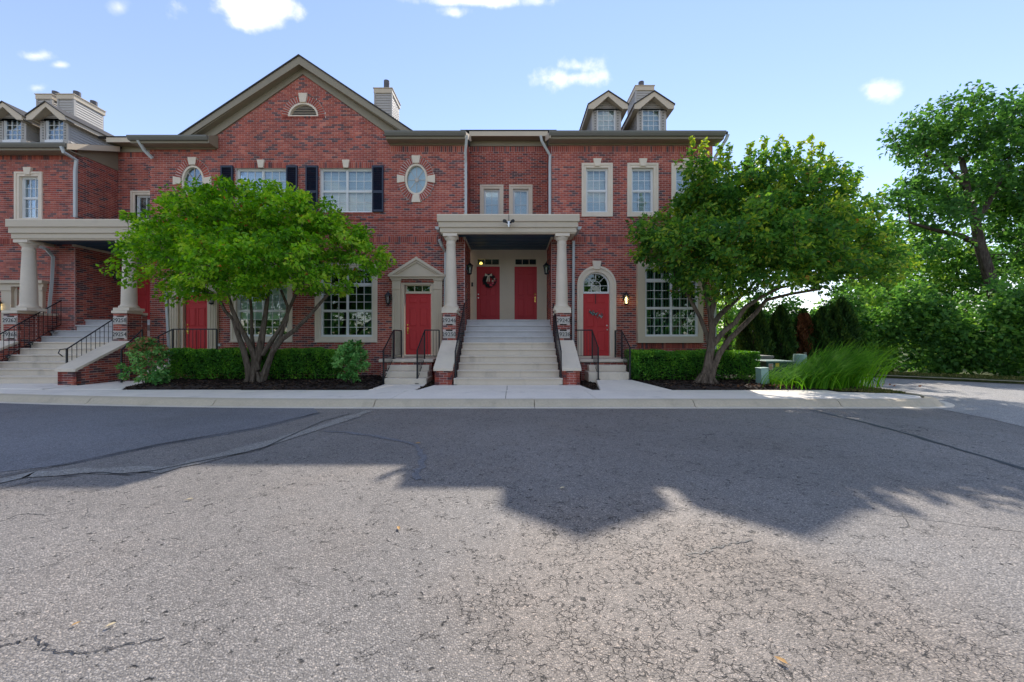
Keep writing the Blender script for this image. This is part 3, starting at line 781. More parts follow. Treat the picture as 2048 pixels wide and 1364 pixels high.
# ================================================================== right townhouse with two dormers
rt = thing('townhouse', (4.1, F+1, 0), 'red brick townhouse with two roof dormers and an arched red door', 'house', 'brick townhouses in the row')
RX0, RX1 = 1.34, fx(1425)
AD = (fx(1167), fx(1218)); AC = (AD[0]+AD[1])/2; AR = (AD[1]-AD[0])/2; AZ = fz(571)
BW = (fx(1287), fx(1392), fz(673), fz(535))
uw = [(fx(1172), fx(1216)), (fx(1263), fx(1307)), (fx(1351), fx(1395))]
uz = (fz(425), fz(336))
ops = [Rect(AD[0]-.12, AD[1]+.12, .3, AZ), Oval(AC, AZ, AR+.14, AR+.14, top=True), Rect(fx(1274), fx(1401), fz(684), fz(525))]+[Rect(a-.08, b+.08, uz[0]-.08, uz[1]+.08) for a, b in uw]
sold = [(RX0, RX1, ZT-.23, ZT-.003, .004), (RX0, RX1, zb2, zb2+.20, .008), (fx(1274), fx(1404), fz(684)-.215, fz(684), .03)]
wall(rt, (0, F, 0), (1, 0, 0), (0, -1, 0), lambda z: [(RX0, RX1)], -.05, ZT, ops, sold, n_ind=300, hide=TREEHIDE)
wall(rt, (RX0-.004, 0, 0), (0, 1, 0), (-1, 0, 0), lambda z: [(F-.003, 14.3)], -.05, 8.3, name='return_wall', thick=.2)
wall(rt, (RX1+.004, 0, 0), (0, 1, 0), (1, 0, 0), lambda z: [(F-.003, F+8.9)], -.05, 8.0, name='side_wall', thick=.2)
boxo('rear_wall', M['mortar'], rt, RX0+.2, RX1-.21, F+8.7, F+8.9, -.05, 8.0)
for a, b in uw:
    window(rt, a, b, uz[0], uz[1], F+.06, 1, rail=(uz[0]+uz[1])/2, cols=3, rows=2, back='blind')
    surround(rt, a, b, uz[0], uz[1], .15, F, key=True, keyh=.26)
# arched doorway
zb = .70
oval_frame('arch_surround', M['stone'], rt, AC, AZ, AR+.02, AR+.02, .13, F-.05, F+.12, 28, 0, math.pi)
oval_frame('arch_moulding', M['stone'], rt, AC, AZ, AR+.15, AR+.15, .075, F-.085, F+.05, 28, 0, math.pi)
MB().box(AD[0]-.15, AD[0]-.02, F-.05, F+.12, zb, AZ-.001).box(AD[1]+.02, AD[1]+.15, F-.05, F+.12, zb, AZ-.001).build('jamb', M['stone'], rt)
MB().box(AD[0]-.225, AD[0]-.15, F-.085, F+.05, zb, AZ-.001).box(AD[1]+.15, AD[1]+.225, F-.085, F+.05, zb, AZ-.001).build('jamb_moulding', M['stone'], rt)
keystone(rt, AC, AZ+AR+.10, AZ+AR+.38, F-.12, F+.05, .10, .15)
zd = fz(587)
fan = oval_frame('fanlight', M['white'], rt, AC, AZ, AR-.03, AR-.03, .05, F+.06, F+.12, 28, 0, math.pi)
zfb = fz(583)
fb = MB().box(AD[0]-.02, AD[0]+.03, F+.06, F+.12, zfb, AZ).box(AD[1]-.03, AD[1]+.02, F+.06, F+.12, zfb, AZ)
fb.box(AD[0]-.02, AD[1]+.02, F+.04, F+.13, zd+.001, zfb).box(AD[0]+.03, AD[1]-.03, F+.07, F+.10, AZ-.008, AZ+.008).build('fan_bar', M['white'], fan)
def arcpts(r, a0, a1, n=6): return [(AC+r*math.cos(a0+(a1-a0)*k/n), AZ+r*math.sin(a0+(a1-a0)*k/n)) for k in range(n+1)]
for k, (a0, a1) in enumerate(((0, math.pi/4), (math.pi/4, math.pi/2), (math.pi/2, math.pi*.75), (math.pi*.75, math.pi))):
    MB().prism(arcpts(AR-.02, a0, a1)+arcpts(.155, a1, a0), 'y', F+.09, F+.095).build('pane', M['glassdark'], fan)
    if k: MB().tube([(AC+.15*math.cos(a0), F+.082, AZ+.15*math.sin(a0)), (AC+(AR-.02)*math.cos(a0), F+.082, AZ+(AR-.02)*math.sin(a0))], .011, 4).build('muntin', M['white'], fan)
MB().prism(arcpts(.155, 0, math.pi, 10), 'y', F+.09, F+.095).build('pane', M['glassdark'], fan)
MB().tube([(x, F+.082, z) for x, z in arcpts(.155, 0, math.pi, 12)], .011, 4).build('muntin', M['white'], fan)
for k in range(3):
    a = [AD[0]+.03, AC-.155, AC+.155, AD[1]-.03]
    pane(fan, a[k], a[k+1], F+.0925, zfb, AZ-.008, 'glassdark')
    if k: boxo('muntin', M['white'], fan, a[k]-.01, a[k]+.01, F+.075, F+.10, zfb, AZ-.008)
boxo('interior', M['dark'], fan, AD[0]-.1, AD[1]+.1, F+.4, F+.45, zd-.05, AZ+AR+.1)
boxo('threshold', M['stone'], rt, AD[0]-.2, AD[1]+.2, F-.08, F+.12, zb-.06, zb+.02)
door(rt, AD[0]-.018, AD[1]+.018, zb+.022, zd, F+.08, 'doorred', 'right', 'steel', lever=False)
# big window in a projecting tan box
BY = F-.16
b = MB()
x0, x1, z0, z1 = fx(1272.5)*1, fx(1402)*1, fz(683.5), fz(525)
b.box(x0, BW[0], BY, F+.05, z0, z1).box(BW[1], x1, BY, F+.05, z0, z1).box(BW[0], BW[1], BY-.002, F+.05, z0, BW[2]).box(BW[0], BW[1], BY-.002, F+.05, BW[3], z1)
b.build('window_surround', M['trim'], rt)
boxo('window_sill', M['trim'], rt, x0-.02, x1+.02, BY-.03, F, z0-.035, z0-.002)
window(rt, *BW, BY+.03, units=2, rail=fz(617), transom=fz(562), cols=3, rows=3, rows_lo=3, back='vertical', glass='glassdark')
eave(rt, RX0-.12, fx(1436))
# rake boards and roof
main_roof(rt, RX0-.08, RX1+.28, 12.24, 8.07)
MB().prism([(12.24, 8.06), (14.0, 8.06+1.76*.45), (14.0, 7.86+1.76*.45), (12.24, 7.86)], 'x', RX0-.11, RX0-.081).build('rake_board', M['trim'], rt)
downspout(rt, [(X(1081, 12.3), 12.28, 7.95), (X(1083, 12.4), 12.32, 7.8), (RX0-.07, F-.10, 7.45), (RX0-.07, F-.06, 7.2), (RX0-.07, F-.06, 5.25)])
downspout(rt, [(fx(1442), 12.25, 7.98), (fx(1440), 12.3, 7.85), (fx(1428), 12.6, 7.4), (RX1+.06, F-.02, 7.1), (RX1+.06, F-.02, .1)])

def dormer(parent, cx, y, apex, eave_z, hw, ew, wz0, wz1, roof_fn, ohang=.3, label=None):
    zb = roof_fn(y)-.1
    d = MB().prism([(cx-hw, zb), (cx+hw, zb), (cx+hw, eave_z-.02), (cx, eave_z-.02+hw*(apex-eave_z)/ew), (cx-hw, eave_z-.02)], 'y', y+.3, y+3.2).build('dormer', M['siding'], parent)
    if label: d['label'] = label
    ww = .345
    for s_ in (-1, 1): boxo('corner_board', M['siding'], d, *sorted((cx+s_*(hw+.01), cx+s_*(ww+.0))), y-.035, y+.3, zb, eave_z-.06)
    MB().prism([(cx-hw, wz1), (cx+hw, wz1), (cx+hw, eave_z-.02), (cx, eave_z-.02+hw*(apex-eave_z)/ew), (cx-hw, eave_z-.02)], 'y', y, y+.299).build('gable_backing', M['siding'], d)
    boxo('sill', M['white'], d, cx-ww, cx+ww, y-.05, y+.3, zb, wz0)
    for sg in (-1, 1):
        for k in range(8):                                          # dentil blocks down the pilasters
            zz = wz0+.05+k*.1; xx = cx+sg*(ww+.075); MB().box(xx-.022, xx+.022, y-.05, y-.035, zz, zz+.035).build('dentil', M['gutter'], d)
    siding(d, lambda t, dd, z: (t, y-dd, z), lambda z: ((cx-min(hw, (apex-.08-z)/((apex-eave_z)/ew)), cx+min(hw, (apex-.08-z)/((apex-eave_z)/ew))) if z < apex-.1 else None), wz1+.03, apex-.1, .085)
    sg = 1 if cx < 0 else -1
    siding(d, lambda t, dd, z: (cx+sg*(hw+dd), t, z), lambda z: (y+.03, y+.03+max(.05, (z-zb)/.45)), zb+.05, eave_z-.05, .1)
    window(d.parent, cx-ww, cx+ww, wz0, wz1, y-.0, 1, cols=3, rows=4, back='blind', fw=.03, name='dormer_window')
    sl = (apex-eave_z)/ew
    for s in (-1, 1):
        MB().prism([(cx, apex), (cx+s*ew, eave_z), (cx+s*ew, eave_z-.155), (cx+s*(ew-.2), eave_z-.155), (cx, apex-.17)], 'y', y-ohang, y-ohang+.03).build('rake_board', M['trim'], d)
        MB().prism([(cx, apex-.12), (cx+s*ew, eave_z-.12), (cx+s*ew, eave_z-.15), (cx, apex-.15)], 'y', y-ohang+.03, y+.0).build('soffit', M['trim'], d)
        MB().box(cx+s*hw, cx+s*ew, y-ohang+.03, y+3.0, eave_z-.15, eave_z-.13).box(cx+s*(ew-.03), cx+s*ew, y-ohang+.03, y+3.0, eave_z-.13, eave_z-.0).build('eave_board', M['trim'], d)
        MB().prism([(cx, apex+.04), (cx+s*(ew+.03), eave_z+.04-.03*sl), (cx+s*(ew+.03), eave_z-.03*sl), (cx, apex)], 'y', y-ohang-.03, y+4.0).build('dormer_roof', M['roof'], d)
for pxc in (1214.5, 1305.5):
    dormer(rt, X(pxc, 13.75), 13.9, Z(183, 13.6), Z(209, 13.6), .535, .72, Z(263, 13.9), Z(217.5, 13.9), roofz)
chimney(rt, X(1272, 17.5), X(1306, 17.5), 17.5, 18.8, 9.4, Z(173, 17.5), [(X(1283, 17.8), 17.85)], .30)

# ================================================================== centre recess (belongs to the right-hand and middle fronts): upper wall, doors
rc = thing('recessed_entry', (-.13, 14.4, 0), 'recessed brick entry bay between the fronts with two windows above twin red doors', 'entrance', 'recessed entry bays')
YR = 14.25
def recess(parent, xa, xb, yr, wins, doors, zland, xdoor0, xdoor1, roofx, top=8.55, fr=None, zl=0, n_ind=120, lit=0):
    zc = 4.74+zl
    ops = [Rect(a, b, z0, z1) for a, b, z0, z1 in wins]
    wall(parent, (0, yr, 0), (1, 0, 0), (0, -1, 0), lambda z: [(xa-.1, xb+.1)], zc, top, ops, [(xa, xb, top-.24, top-.01, .004)], n_ind=n_ind, hide=TREEHIDE, name='upper_wall')
    for a, b, z0, z1 in wins:
        window(parent, a, b, z0, z1, yr+.06, 1, rail=z0+(z1-z0)*.45, cols=2, rows=2, back='blind')
        surround(parent, a, b, z0, z1, .15, yr)
    # eave of the recessed roof
    gy = yr-.42
    zt = top+.20
    boxo('frieze', M['fascia'], parent, xa+.02, xb-.02, yr-.04, yr+.04, top-.02, zt)
    boxo('soffit', M['fascia'], parent, xa+.02, xb-.02, gy+.03, yr+.1, zt-.03, zt)
    boxo('fascia', M['trim'], parent, xa+.02, xb-.02, gy, gy+.03, zt-.04, zt+.16)
    MB().prism([(gy-.04, zt+.165), (18.4, zt+.165+(18.4-gy)*.45), (18.4, zt+.05+(18.4-gy)*.45), (gy+.03, zt+.11)], 'x', xa-.3, xb+.3).build('roof', M['roof'], parent)
    # door wall in tan trim
    yw = yr+.25
    for a, b in xdoor0: boxo('trim_panel', M['trim'], parent, a, b, yw-.0, yw+.12, zland, zc)
    for (a, b, z0, z1) in xdoor1:
        mb = MB(); 
        mb.box(a, b, yw-.02, yw+.001, z0, z0+.025).box(a, b, yw-.02, yw+.001, z1-.025, z1).box(a, a+.025, yw-.02, yw+.001, z0+.025, z1-.025).box(b-.025, b, yw-.02, yw+.001, z0+.025, z1-.025)
        mb.build('panel_moulding', M['trim'], parent)
    for i, (a, b, kn, hd, mt) in enumerate(doors):
        zt2 = Z(533, yw); zt3 = Z(516, yw)
        door(parent, a, b, zland+.03, zt2, yw+.04, mt, kn, hd, lever=(hd == 'brass'))
        transom(parent, a, b, zt2+.05, zt3, yw+.03, 3, glow=(i == lit-1))
        MB().box(a, b, yw, yw+.12, zt2+.002, zt2+.048).box(a, b, yw, yw+.12, zt3+.002, zc).build('door_head', M['trim'], parent)
        boxo('door_mat', M['dark'], parent, a+.02, b-.02, yw-.28, yw-.02, zland+.002, zland+.02)
zl = 1.965
yw = YR+.25
dl, dr = (X(953, yw), X(999.5, yw)), (X(1029, yw), X(1074, yw))
pm = []
for a, b in ((X(1003, yw), X(1012, yw)), (X(1015.5, yw), X(1024.5, yw)), (X(941, yw), X(949, yw)), (X(1078, yw), X(1086, yw))):
    pm += [(a, b, zl+.42, zl+1.0), (a, b, zl+1.06, zl+2.4), (a, b, zl+.08, zl+.36)]
recess(rc, -1.60, 1.34, YR, [(X(968, YR), X(999, YR), 4.95, Z(378, YR)), (X(1026, YR), X(1057, YR), 4.95, Z(378, YR))],
       [(*dl, 'left', 'steel', 'doordark'), (*dr, 'right', 'brass', 'doordark')], zl,
       [(-1.6, dl[0]), (dl[1], dr[0]), (dr[1], 1.34)], pm, None, top=Z(292, YR), lit=1)
# doorbell on the left jamb
boxo('doorbell', M['iron'], rc, X(943, yw), X(946, yw), yw-.04, yw, Z(573, yw), Z(565, yw))

# ================================================================== left townhouse (mostly beyond the frame)
lf = thing('townhouse', (-18, 14, 0), 'red brick townhouse at the left edge with paired roof dormers and siding chimneys', 'house', 'brick townhouses in the row')
FL = 12.95
LX1 = X(150, FL); LX0 = -26.0
def lz(py): return Z(py, FL)
def lx(px): return X(px, FL)
ZTL = lz(306)
w1 = (lx(40), lx(78), lz(437), lz(353)); w2 = (lx(-70), lx(-32), lz(437), lz(353))
ld = (lx(36), lx(72), .55, lz(580))
ops = [Rect(w[0]-.08, w[1]+.08, w[2]-.08, w[3]+.08) for w in (w1, w2)]+[Rect(ld[0]-.1, ld[1]+.1, .3, ld[3])]
wall(lf, (0, FL, 0), (1, 0, 0), (0, -1, 0), lambda z: [(LX0, LX1)], -.05, ZTL, ops, [(LX0, LX1, ZTL-.23, ZTL-.003, .004), (LX0, LX1, lz(489), lz(489)+.2, .018)], n_ind=300, hide=TREEHIDE)
wall(lf, (LX1+.004, 0, 0), (0, 1, 0), (1, 0, 0), lambda z: [(FL-.003, 14.6)], -.05, ZTL+.25, name='return_wall', thick=.2, n_ind=200, hide=((12, 440, 275, 480),))
boxo('rear_wall', M['mortar'], lf, LX0, LX1-.2, FL+8.7, FL+8.9, -.05, 7.6)
for w_ in (w1, w2):
    window(lf, *w_, FL+.06, 1, rail=(w_[2]+w_[3])/2, cols=3, rows=2, back='blind', shade=(w_[2]+w_[3])/2)
    surround(lf, *w_, .15, FL, key=True, keyh=.26)
# left house doorway: pilasters, entablature, transom, door
s = MB()
for a, b in ((lx(10), lx(30)), (lx(74), lx(92))): s.box(a, b, FL-.1, FL+.05, .5, lz(582)).box(a-.03, b+.03, FL-.13, FL+.05, lz(582), lz(574))
s.box(lx(6), lx(95), FL-.12, FL+.05, lz(574), lz(568)).box(lx(3), lx(98), FL-.2, FL+.05, lz(568), lz(562)); s.box(lx(30), lx(36), FL-.03, FL+.1, .5, lz(574)).box(lx(72), lx(74), FL-.03, FL+.1, .5, lz(574))
s.build('doorway', M['trim'], lf)
transom(lf, lx(36), lx(72), lz(594), lz(575), FL+.06, 3)
door(lf, lx(36), lx(72), .55, lz(595), FL+.07, 'doorred', 'left', 'brass')
GYL = 12.5; zgl = Z(286, GYL)
boxo('frieze', M['fascia'], lf, LX0, LX1-.03, FL-.05, FL+.05, ZTL-.02, zgl-.15)
boxo('soffit', M['fascia'], lf, LX0, LX1+.2, GYL+.1, FL+.1, zgl-.2, zgl-.17)
boxo('fascia', M['fascia'], lf, LX0, LX1+.2, GYL+.085, GYL+.115, zgl-.19, zgl)
MB().prism([(GYL+.083, zgl-.13), (GYL+.02, zgl-.125), (GYL-.02, zgl-.06), (GYL-.035, zgl-.02), (GYL-.035, zgl+.01), (GYL-.02, zgl+.01), (GYL+.083, zgl-.01)], 'x', LX0, LX1+.21).build('gutter', M['gutter'], lf)
roofl = main_roof(lf, LX0, LX1+.22, GYL+.02, zgl+.01)
MB().prism([(GYL+.02, zgl), (14.2, zgl+1.68*.45), (14.2, zgl-.2+1.68*.45), (GYL+.02, zgl-.2)], 'x', LX1+.222, LX1+.25).build('rake_board', M['trim'], lf)
MB().prism([(FL+.05, ZTL+.2), (14.4, ZTL+.2+1.45*.45), (14.4, ZTL+.0), (FL+.05, ZTL+.0)], 'x', LX1-.02, LX1+.03).build('rake_frieze', M['fascia'], lf)
downspout(lf, [(X(123, 12.5), 12.5, zgl-.12), (X(126, 12.5), 12.52, zgl-.3), (X(148, 12.8), FL-.08, lz(322)), (X(150, 12.87), FL-.07, lz(345)), (X(150, 12.87), FL-.07, lz(436))])
downspout(lf, [(X(82, 12.8), 12.7, lz(494)), (X(96, 12.85), 12.8, lz(500)), (X(106, 12.85), FL-.1, lz(515)), (X(104, 12.85), FL-.1, lz(560)), (X(97, 12.85), FL-.1, lz(635))])
YD = 14.3
for pxc in (91, 5):
    dormer(lf, X(pxc, YD-.3), YD, Z(204, YD-.3), Z(231, YD-.3), .53, .72, Z(281, YD), Z(237, YD), roofl)
for (a, b, fl) in ((117, 148, ((152, .3), (173, 1.0))), (75, 104, ((112, .3),))):
    chimney(lf, X(a, 17.2), X(b, 17.2), 17.2, 18.45, 9.0, Z(190, 17.2), [((X(a, 17.2)+X(b, 17.2))/2+.15, 17.2+q) for _, q in fl], .2)
# left recess
lr = thing('recessed_entry', (-13.7, 14.4, 0), 'recessed brick entry bay behind the left porch with a red door', 'entrance', 'recessed entry bays')
YR2 = 14.35; yw2 = YR2+.25
dl2 = (X(269, yw2), X(317, yw2)); dr2 = (X(186, yw2)-.0, X(222, yw2))
recess(lr, LX1, XL, YR2, [(X(271, YR2), X(305, YR2), 4.7, Z(390, YR2))], [(*dl2, 'left', 'brass', 'doorred')], 1.97,
       [(LX1, dl2[0]), (dl2[1], XL)], [(X(243, yw2), X(262, yw2), 2.3, 3.0)], None, top=Z(304, YR2), zl=-.17, n_ind=60)
# ------------------------------------------------------------------ entrance porches
def brick_box(parent, x0, x1, y0, y1, z0, z1, n_ind=0, sides='fLR', name='pier', cuts=()):
    """brick pier: three visible sides as bricked walls"""
    o = None
    if 'f' in sides: o = wall(parent, (0, y0, 0), (1, 0, 0), (0, -1, 0), lambda z: [(x0, x1)], z0, z1, list(cuts), n_ind=n_ind, name=name, thick=.1)
    if 'L' in sides: wall(parent, (x0, 0, 0), (0, 1, 0), (-1, 0, 0), lambda z: [(y0+.004, y1)], z0, z1, n_ind=n_ind, name=name, thick=.1, phase=1)
    if 'R' in sides: wall(parent, (x1, 0, 0), (0, 1, 0), (1, 0, 0), lambda z: [(y0+.004, y1)], z0, z1, n_ind=n_ind, name=name, thick=.1, phase=1)
    return o
def plate(parent, x0, x1, y, z0, z1, s):
    p = boxo('number_plate', M['plate'], parent, x0, x1, y-.022, y+.02, z0, z1)
    text_mesh(s, (z1-z0)*.80, M['ink'], p, ((x0+x1)/2, y-.024, (z0+z1)/2), 'number')

def porch(loc, label, sx0, sx1, cheeks, piers, cols, Yb, Yc, Yp, Ycol, Yw, Yt, z0, zt, zpier, zcheek, zbeam, ztop, beam, nums, capx=.03, gut=True, rails=None, soffx=None, yback=14.5, yfrontwall=(F, F)):
    t = thing('entrance_porch', loc, label, 'porch', 'columned entrance porches')
    # steps
    n = 10; r = (zt-z0)/n; tr = (Yt-Yb)/(n-1)
    for i in range(n):
        y = Yb+tr*i; za = z0+r*i; zb = za+r; e = .0 if i else .06
        y1 = y+tr+.03 if i < n-1 else yback
        prof = [(y+.012, za-(.05 if i == 0 else .0)), (y+.012, zb-.05), (y-.022, zb-.04), (y-.028, zb-.014), (y-.014, zb), (y1, zb), (y1, za-(.05 if i == 0 else 0))]
        xe = (sx0-e, sx1+e) if i < n-1 else (sx0, sx1)
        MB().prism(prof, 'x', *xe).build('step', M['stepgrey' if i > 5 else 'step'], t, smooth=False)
    boxo('stair_core', M['mortar'], t, sx0, sx1, Yb+tr*3, yback, z0-.1, z0+r*2.0)
    if yback-Yt > .5: boxo('landing', M['step'], t, sx0-.06, sx1+.04, Yt+.25, yback-.001, zt-.12, zt-.003)
    # cheek walls with sloping stone caps
    for k, (a, b) in enumerate(cheeks):
        zc0, zc1 = zcheek
        sl = (zc1-zc0)/(Yp-Yc)
        def sp(z, a=a): return [(max(Yc, Yc+(z+.09-zc0)/sl), Yp)] if z+.09 < zc1 else []
        wall(t, (0, Yc, 0), (1, 0, 0), (0, -1, 0), lambda z, a=a, b=b: [(a, b)], z0-.12, zc0-.085, n_ind=60, name='cheek_wall', thick=.12)
        for xx, nn in ((a, -1), (b, 1)):
            wall(t, (xx, 0, 0), (0, 1, 0), (nn, 0, 0), sp, z0-.12, zc1-.09, n_ind=60, name='cheek_wall', thick=.12)
        ym = (Yc+Yp)/2
        for ya, yb_ in ((Yc-.06, ym-.003), (ym+.003, Yp-.003)):
            f = lambda y: zc0+(y-Yc)*sl
            MB().prism([(ya, f(ya)-.085), (ya, f(ya)), (yb_, f(yb_)), (yb_, f(yb_)-.085)], 'x', a-capx, b+capx).build('cheek_cap', M['stone'], t, bevel=.01)
    # piers, number plates, low walls to the front
    for k, (a, b) in enumerate(piers):
        pd = .46
        zz = [(Z(q0, Yp), Z(q1, Yp)) for q0, q1 in ((648, 634), (676, 662))]
        cuts = [Rect(a+.01, b-.01, p, q) for p, q in zz]
        brick_box(t, a, b, Yp, Yp+pd, z0-.1, zpier, n_ind=40, cuts=cuts)
        for (p, q), s in zip(zz, nums[k]): plate(t, a+.013, b-.013, Yp, p, q, s)
        boxo('pier_cap', M['stone'], t, a-.035, b+.035, Yp-.035, Yp+pd+.03, zpier-.01, zpier+.075, bevel=.01)
        a2, b2 = (a, a+.2) if k == 0 else (b-.2, b)
        ywf = yfrontwall[k]
        if ywf > Yp+pd+.1:
            outer = a if k == 0 else b
            wall(t, (outer, 0, 0), (0, 1, 0), ((-1 if k == 0 else 1), 0, 0), lambda z: [(Yp+pd, ywf)], z0-.1, zpier-.05, n_ind=60, name='side_wall', thick=.18)
            inner = b if k == 0 else a
            wall(t, (inner, 0, 0), (0, 1, 0), ((1 if k == 0 else -1), 0, 0), lambda z: [(Yp+pd, ywf)], z0-.1, zpier-.05, name='side_wall', thick=.1)
            boxo('wall_cap', M['stone'], t, a-.03, b+.03, Yp+pd+.032, ywf-.002, zpier-.045, zpier+.035)
        column(t, cols[k], Ycol, zpier+.075, zbeam)
    # beam in three stepped boards, wrapping three sides, flat roof, soffit
    bx0, bx1 = beam; yb0 = Ycol-.25
    h = ztop-zbeam
    for k, (p, q, o) in enumerate(((0, .34, .08), (.345, .655, .04), (.66, .93, 0.0), (.93, 1.0, -.03))):
        za, zb = ztop-h*q, ztop-h*p
        a, b, y = bx0+.05-o, bx1-.05+o, yb0+.05-o
        mb = MB().box(a, b, y, y+.12, za, zb).box(a, a+.12, y+.12, Yw[0], za, zb).box(b-.12, b, y+.12, Yw[1], za, zb)
        mb.build('beam_board', M['trim'], t)
    boxo('beam_cap', M['stone'], t, bx0-.03, bx1+.03, yb0-.03, min(Yw), ztop+.002, ztop+.04)
    boxo('porch_roof', M['roof'], t, bx0+.1, bx1-.1, yb0+.1, min(Yw)-.001, ztop-.06, ztop+.0)
    so = boxo('soffit', M['soffit'], t, bx0+.1, bx1-.1, yb0+.13, min(Yw)-.001, zbeam+.10, zbeam+.13)
    boxo('soffit', M['soffit'], t, soffx[0], soffx[1], min(Yw)-.001, yback, zbeam+.101, zbeam+.131)
    for k in range(1, 6):
        yy = yb0+.13+k*.42; boxo('soffit_batten', M['soffit'], so, soffx[0]+.02, soffx[1]-.02, yy, yy+.015, zbeam+.085, zbeam+.10)
    for xx in soffx: boxo('cove_trim', M['trim'], t, xx-.035, xx+.035, min(Yw)-.06, yback-.01, zbeam+.02, zbeam+.099)
    if gut:
        for sg, xx in ((-1, bx0), (1, bx1)):
            MB().prism([(xx, ztop-.40), (xx+sg*.10, ztop-.385), (xx+sg*.14, ztop-.30), (xx, ztop-.30)], 'y', yb0+.15, min(Yw)-.01).build('side_gutter', M['downspout'], t)
    for rl in rails or []: railing(t, *rl[0], **rl[1])
    return t

pc = porch((-.15, 11.7, 0), 'beige columned porch over wide concrete steps up to the twin doors', -1.58, 1.365,
      [(X(869.5, 10.55), X(904, 10.55)), (X(1126, 10.55), X(1160, 10.55))], [(X(885.5, 11.8), X(911.5, 11.8)), (X(1113.5, 11.8), X(1140, 11.8))],
      [X(902, 12.03), X(1123.5, 12.03)], 10.55, 10.55, 11.8, 12.03, (F, F), 13.1, 0, 1.965, 2.12, (.52, 1.26), Z(466, 11.8), Z(431, 11.78), (X(875.5, 11.73), X(1157.5, 11.73)),
      (('29246', '29250'), ('29242', '29238')), soffx=(-1.6, 1.34), yback=YR+.24,
      rails=[(((-1.60, 10.58), (-1.60, 13.25), .0, 1.965, .96, 22), {}), (((1.385, 10.58), (1.385, 13.25), .0, 1.965, .96, 22), {})])
downspout(pc, [(X(879, 12.2), 12.15, Z(480, 12.2)), (X(884, 12.3), 12.3, Z(492, 12.3)), (X(891, 12.55), F-.07, Z(505, 12.6)), (X(890, 12.6), F-.07, Z(640, 12.6))])
downspout(pc, [(X(1147, 12.6), F-.07, Z(482, 12.6)), (X(1146, 12.6), F-.07, Z(705, 12.6))])

sxl = X(120, 10.62)
pl = porch((-13.9, 11.8, 0), 'beige columned porch over wide concrete steps at the left edge', -15.62, -12.72,
      [(-16.2, -15.68), (-12.66, -12.13)], [(-16.14, -15.7), (X(226.5, 11.9), X(254, 11.9))], [X(58, 12.12), X(258.5, 12.12)],
      10.8, 10.45, 11.9, 12.12, (FL, FL), 13.25, .03, 1.97, 2.12, (.50, 1.24), Z(479, 11.9), Z(441, 11.87), (X(13, 11.85), X(296, 11.85)),
      (('29262', '29266'), ('29258', '29254')), soffx=(LX1, XL), yback=YR2+.24, yfrontwall=(FL, F-.11), gut=False,
      rails=[(((-12.76, 10.75), (-12.76, 12.35), .03, 1.20, .98, 13), dict(ext=[(-12.76, 10.76, 1.02), (-12.80, 10.62, 1.0), (-12.80, 10.58, .90), (-12.77, 10.66, .80)])),
             (((-15.56, 10.75), (-15.56, 13.3), .03, 1.97, .92, 21), {})])

# ------------------------------------------------------------------ stoops
def stoop(label, loc, lx0, lx1, ly0, zl, steps, mat='step'):
    t = thing('stoop', loc, label, 'stoop', 'small stoops at the side doors')
    boxo('landing', M['step'], t, lx0, lx1, ly0, F-.002, zl-.09, zl, bevel=.012)
    wall(t, (0, ly0+.06, 0), (1, 0, 0), (0, -1, 0), lambda z: [(lx0+.06, lx1-.06)], -.05, zl-.10, n_ind=50, name='stoop_wall', thick=.1)
    for xx, nn in ((lx0+.06, -1), (lx1-.06, 1)):
        wall(t, (xx, 0, 0), (0, 1, 0), (nn, 0, 0), lambda z: [(ly0+.07, F-.11)], -.05, zl-.10, name='stoop_wall', thick=.1)
    for (a, b, y0, y1, z0, z1) in steps: boxo('step', M['step'], t, a, b, y0, y1, z0, z1, bevel=.015)
    return t
s1 = stoop('concrete stoop with black rails below the pedimented red door', (X(812, 11), 11.6, 0), X(757, 11.55), X(871, 11.9), 11.55, .67,
      [(X(768.5, 10.72), X(853, 10.72), 10.72, 11.56, -.05, .168), (X(772, 11)-.03, X(851, 11)+.06, 11.0, 11.56, .168, .335), (X(776, 11.27)-.04, X(850, 11.27)+.12, 11.28, 11.56, .335, .502)])
for xx, ex in ((X(767, 10.75), None), (X(834.5, 10.75), None)):
    railing(s1, (xx, 10.74), (xx, 11.66), .02, .60, .96, 9)
xr = X(834.5, 10.75)
railing(s1, (xr, 11.62), (X(880, 11.75), 11.62), .67, .67, .90, 5, post=(False, True))
railing(s1, (X(767, 10.75), 11.70), (X(767, 10.75), 12.5), .67, .67, .90, 7, post=(True, True))
s2 = stoop('concrete stoop with black rails below the arched red door', (X(1212, 11), 11.6, 0), X(1158, 11.7), X(1262, 11.55), 11.55, .67,
      [(X(1179, 10.98)-.03, X(1258, 10.98), 10.95, 11.56, .0, .325), (X(1178, 11.27), X(1252.5, 11.27), 11.27, 11.56, .325, .505)])
for xx in (X(1196, 10.95), X(1259.5, 10.95)):
    railing(s2, (xx, 10.92), (xx, 11.75), .12, .62, .93, 8)
railing(s2, (X(1150, 11.7), 11.66), (X(1196, 10.95), 11.66), .67, .67, .90, 6, post=(False, False))
railing(s2, (X(1259.5, 10.95), 11.76), (X(1259.5, 10.95), 12.5), .67, .67, .90, 7, post=(False, True))
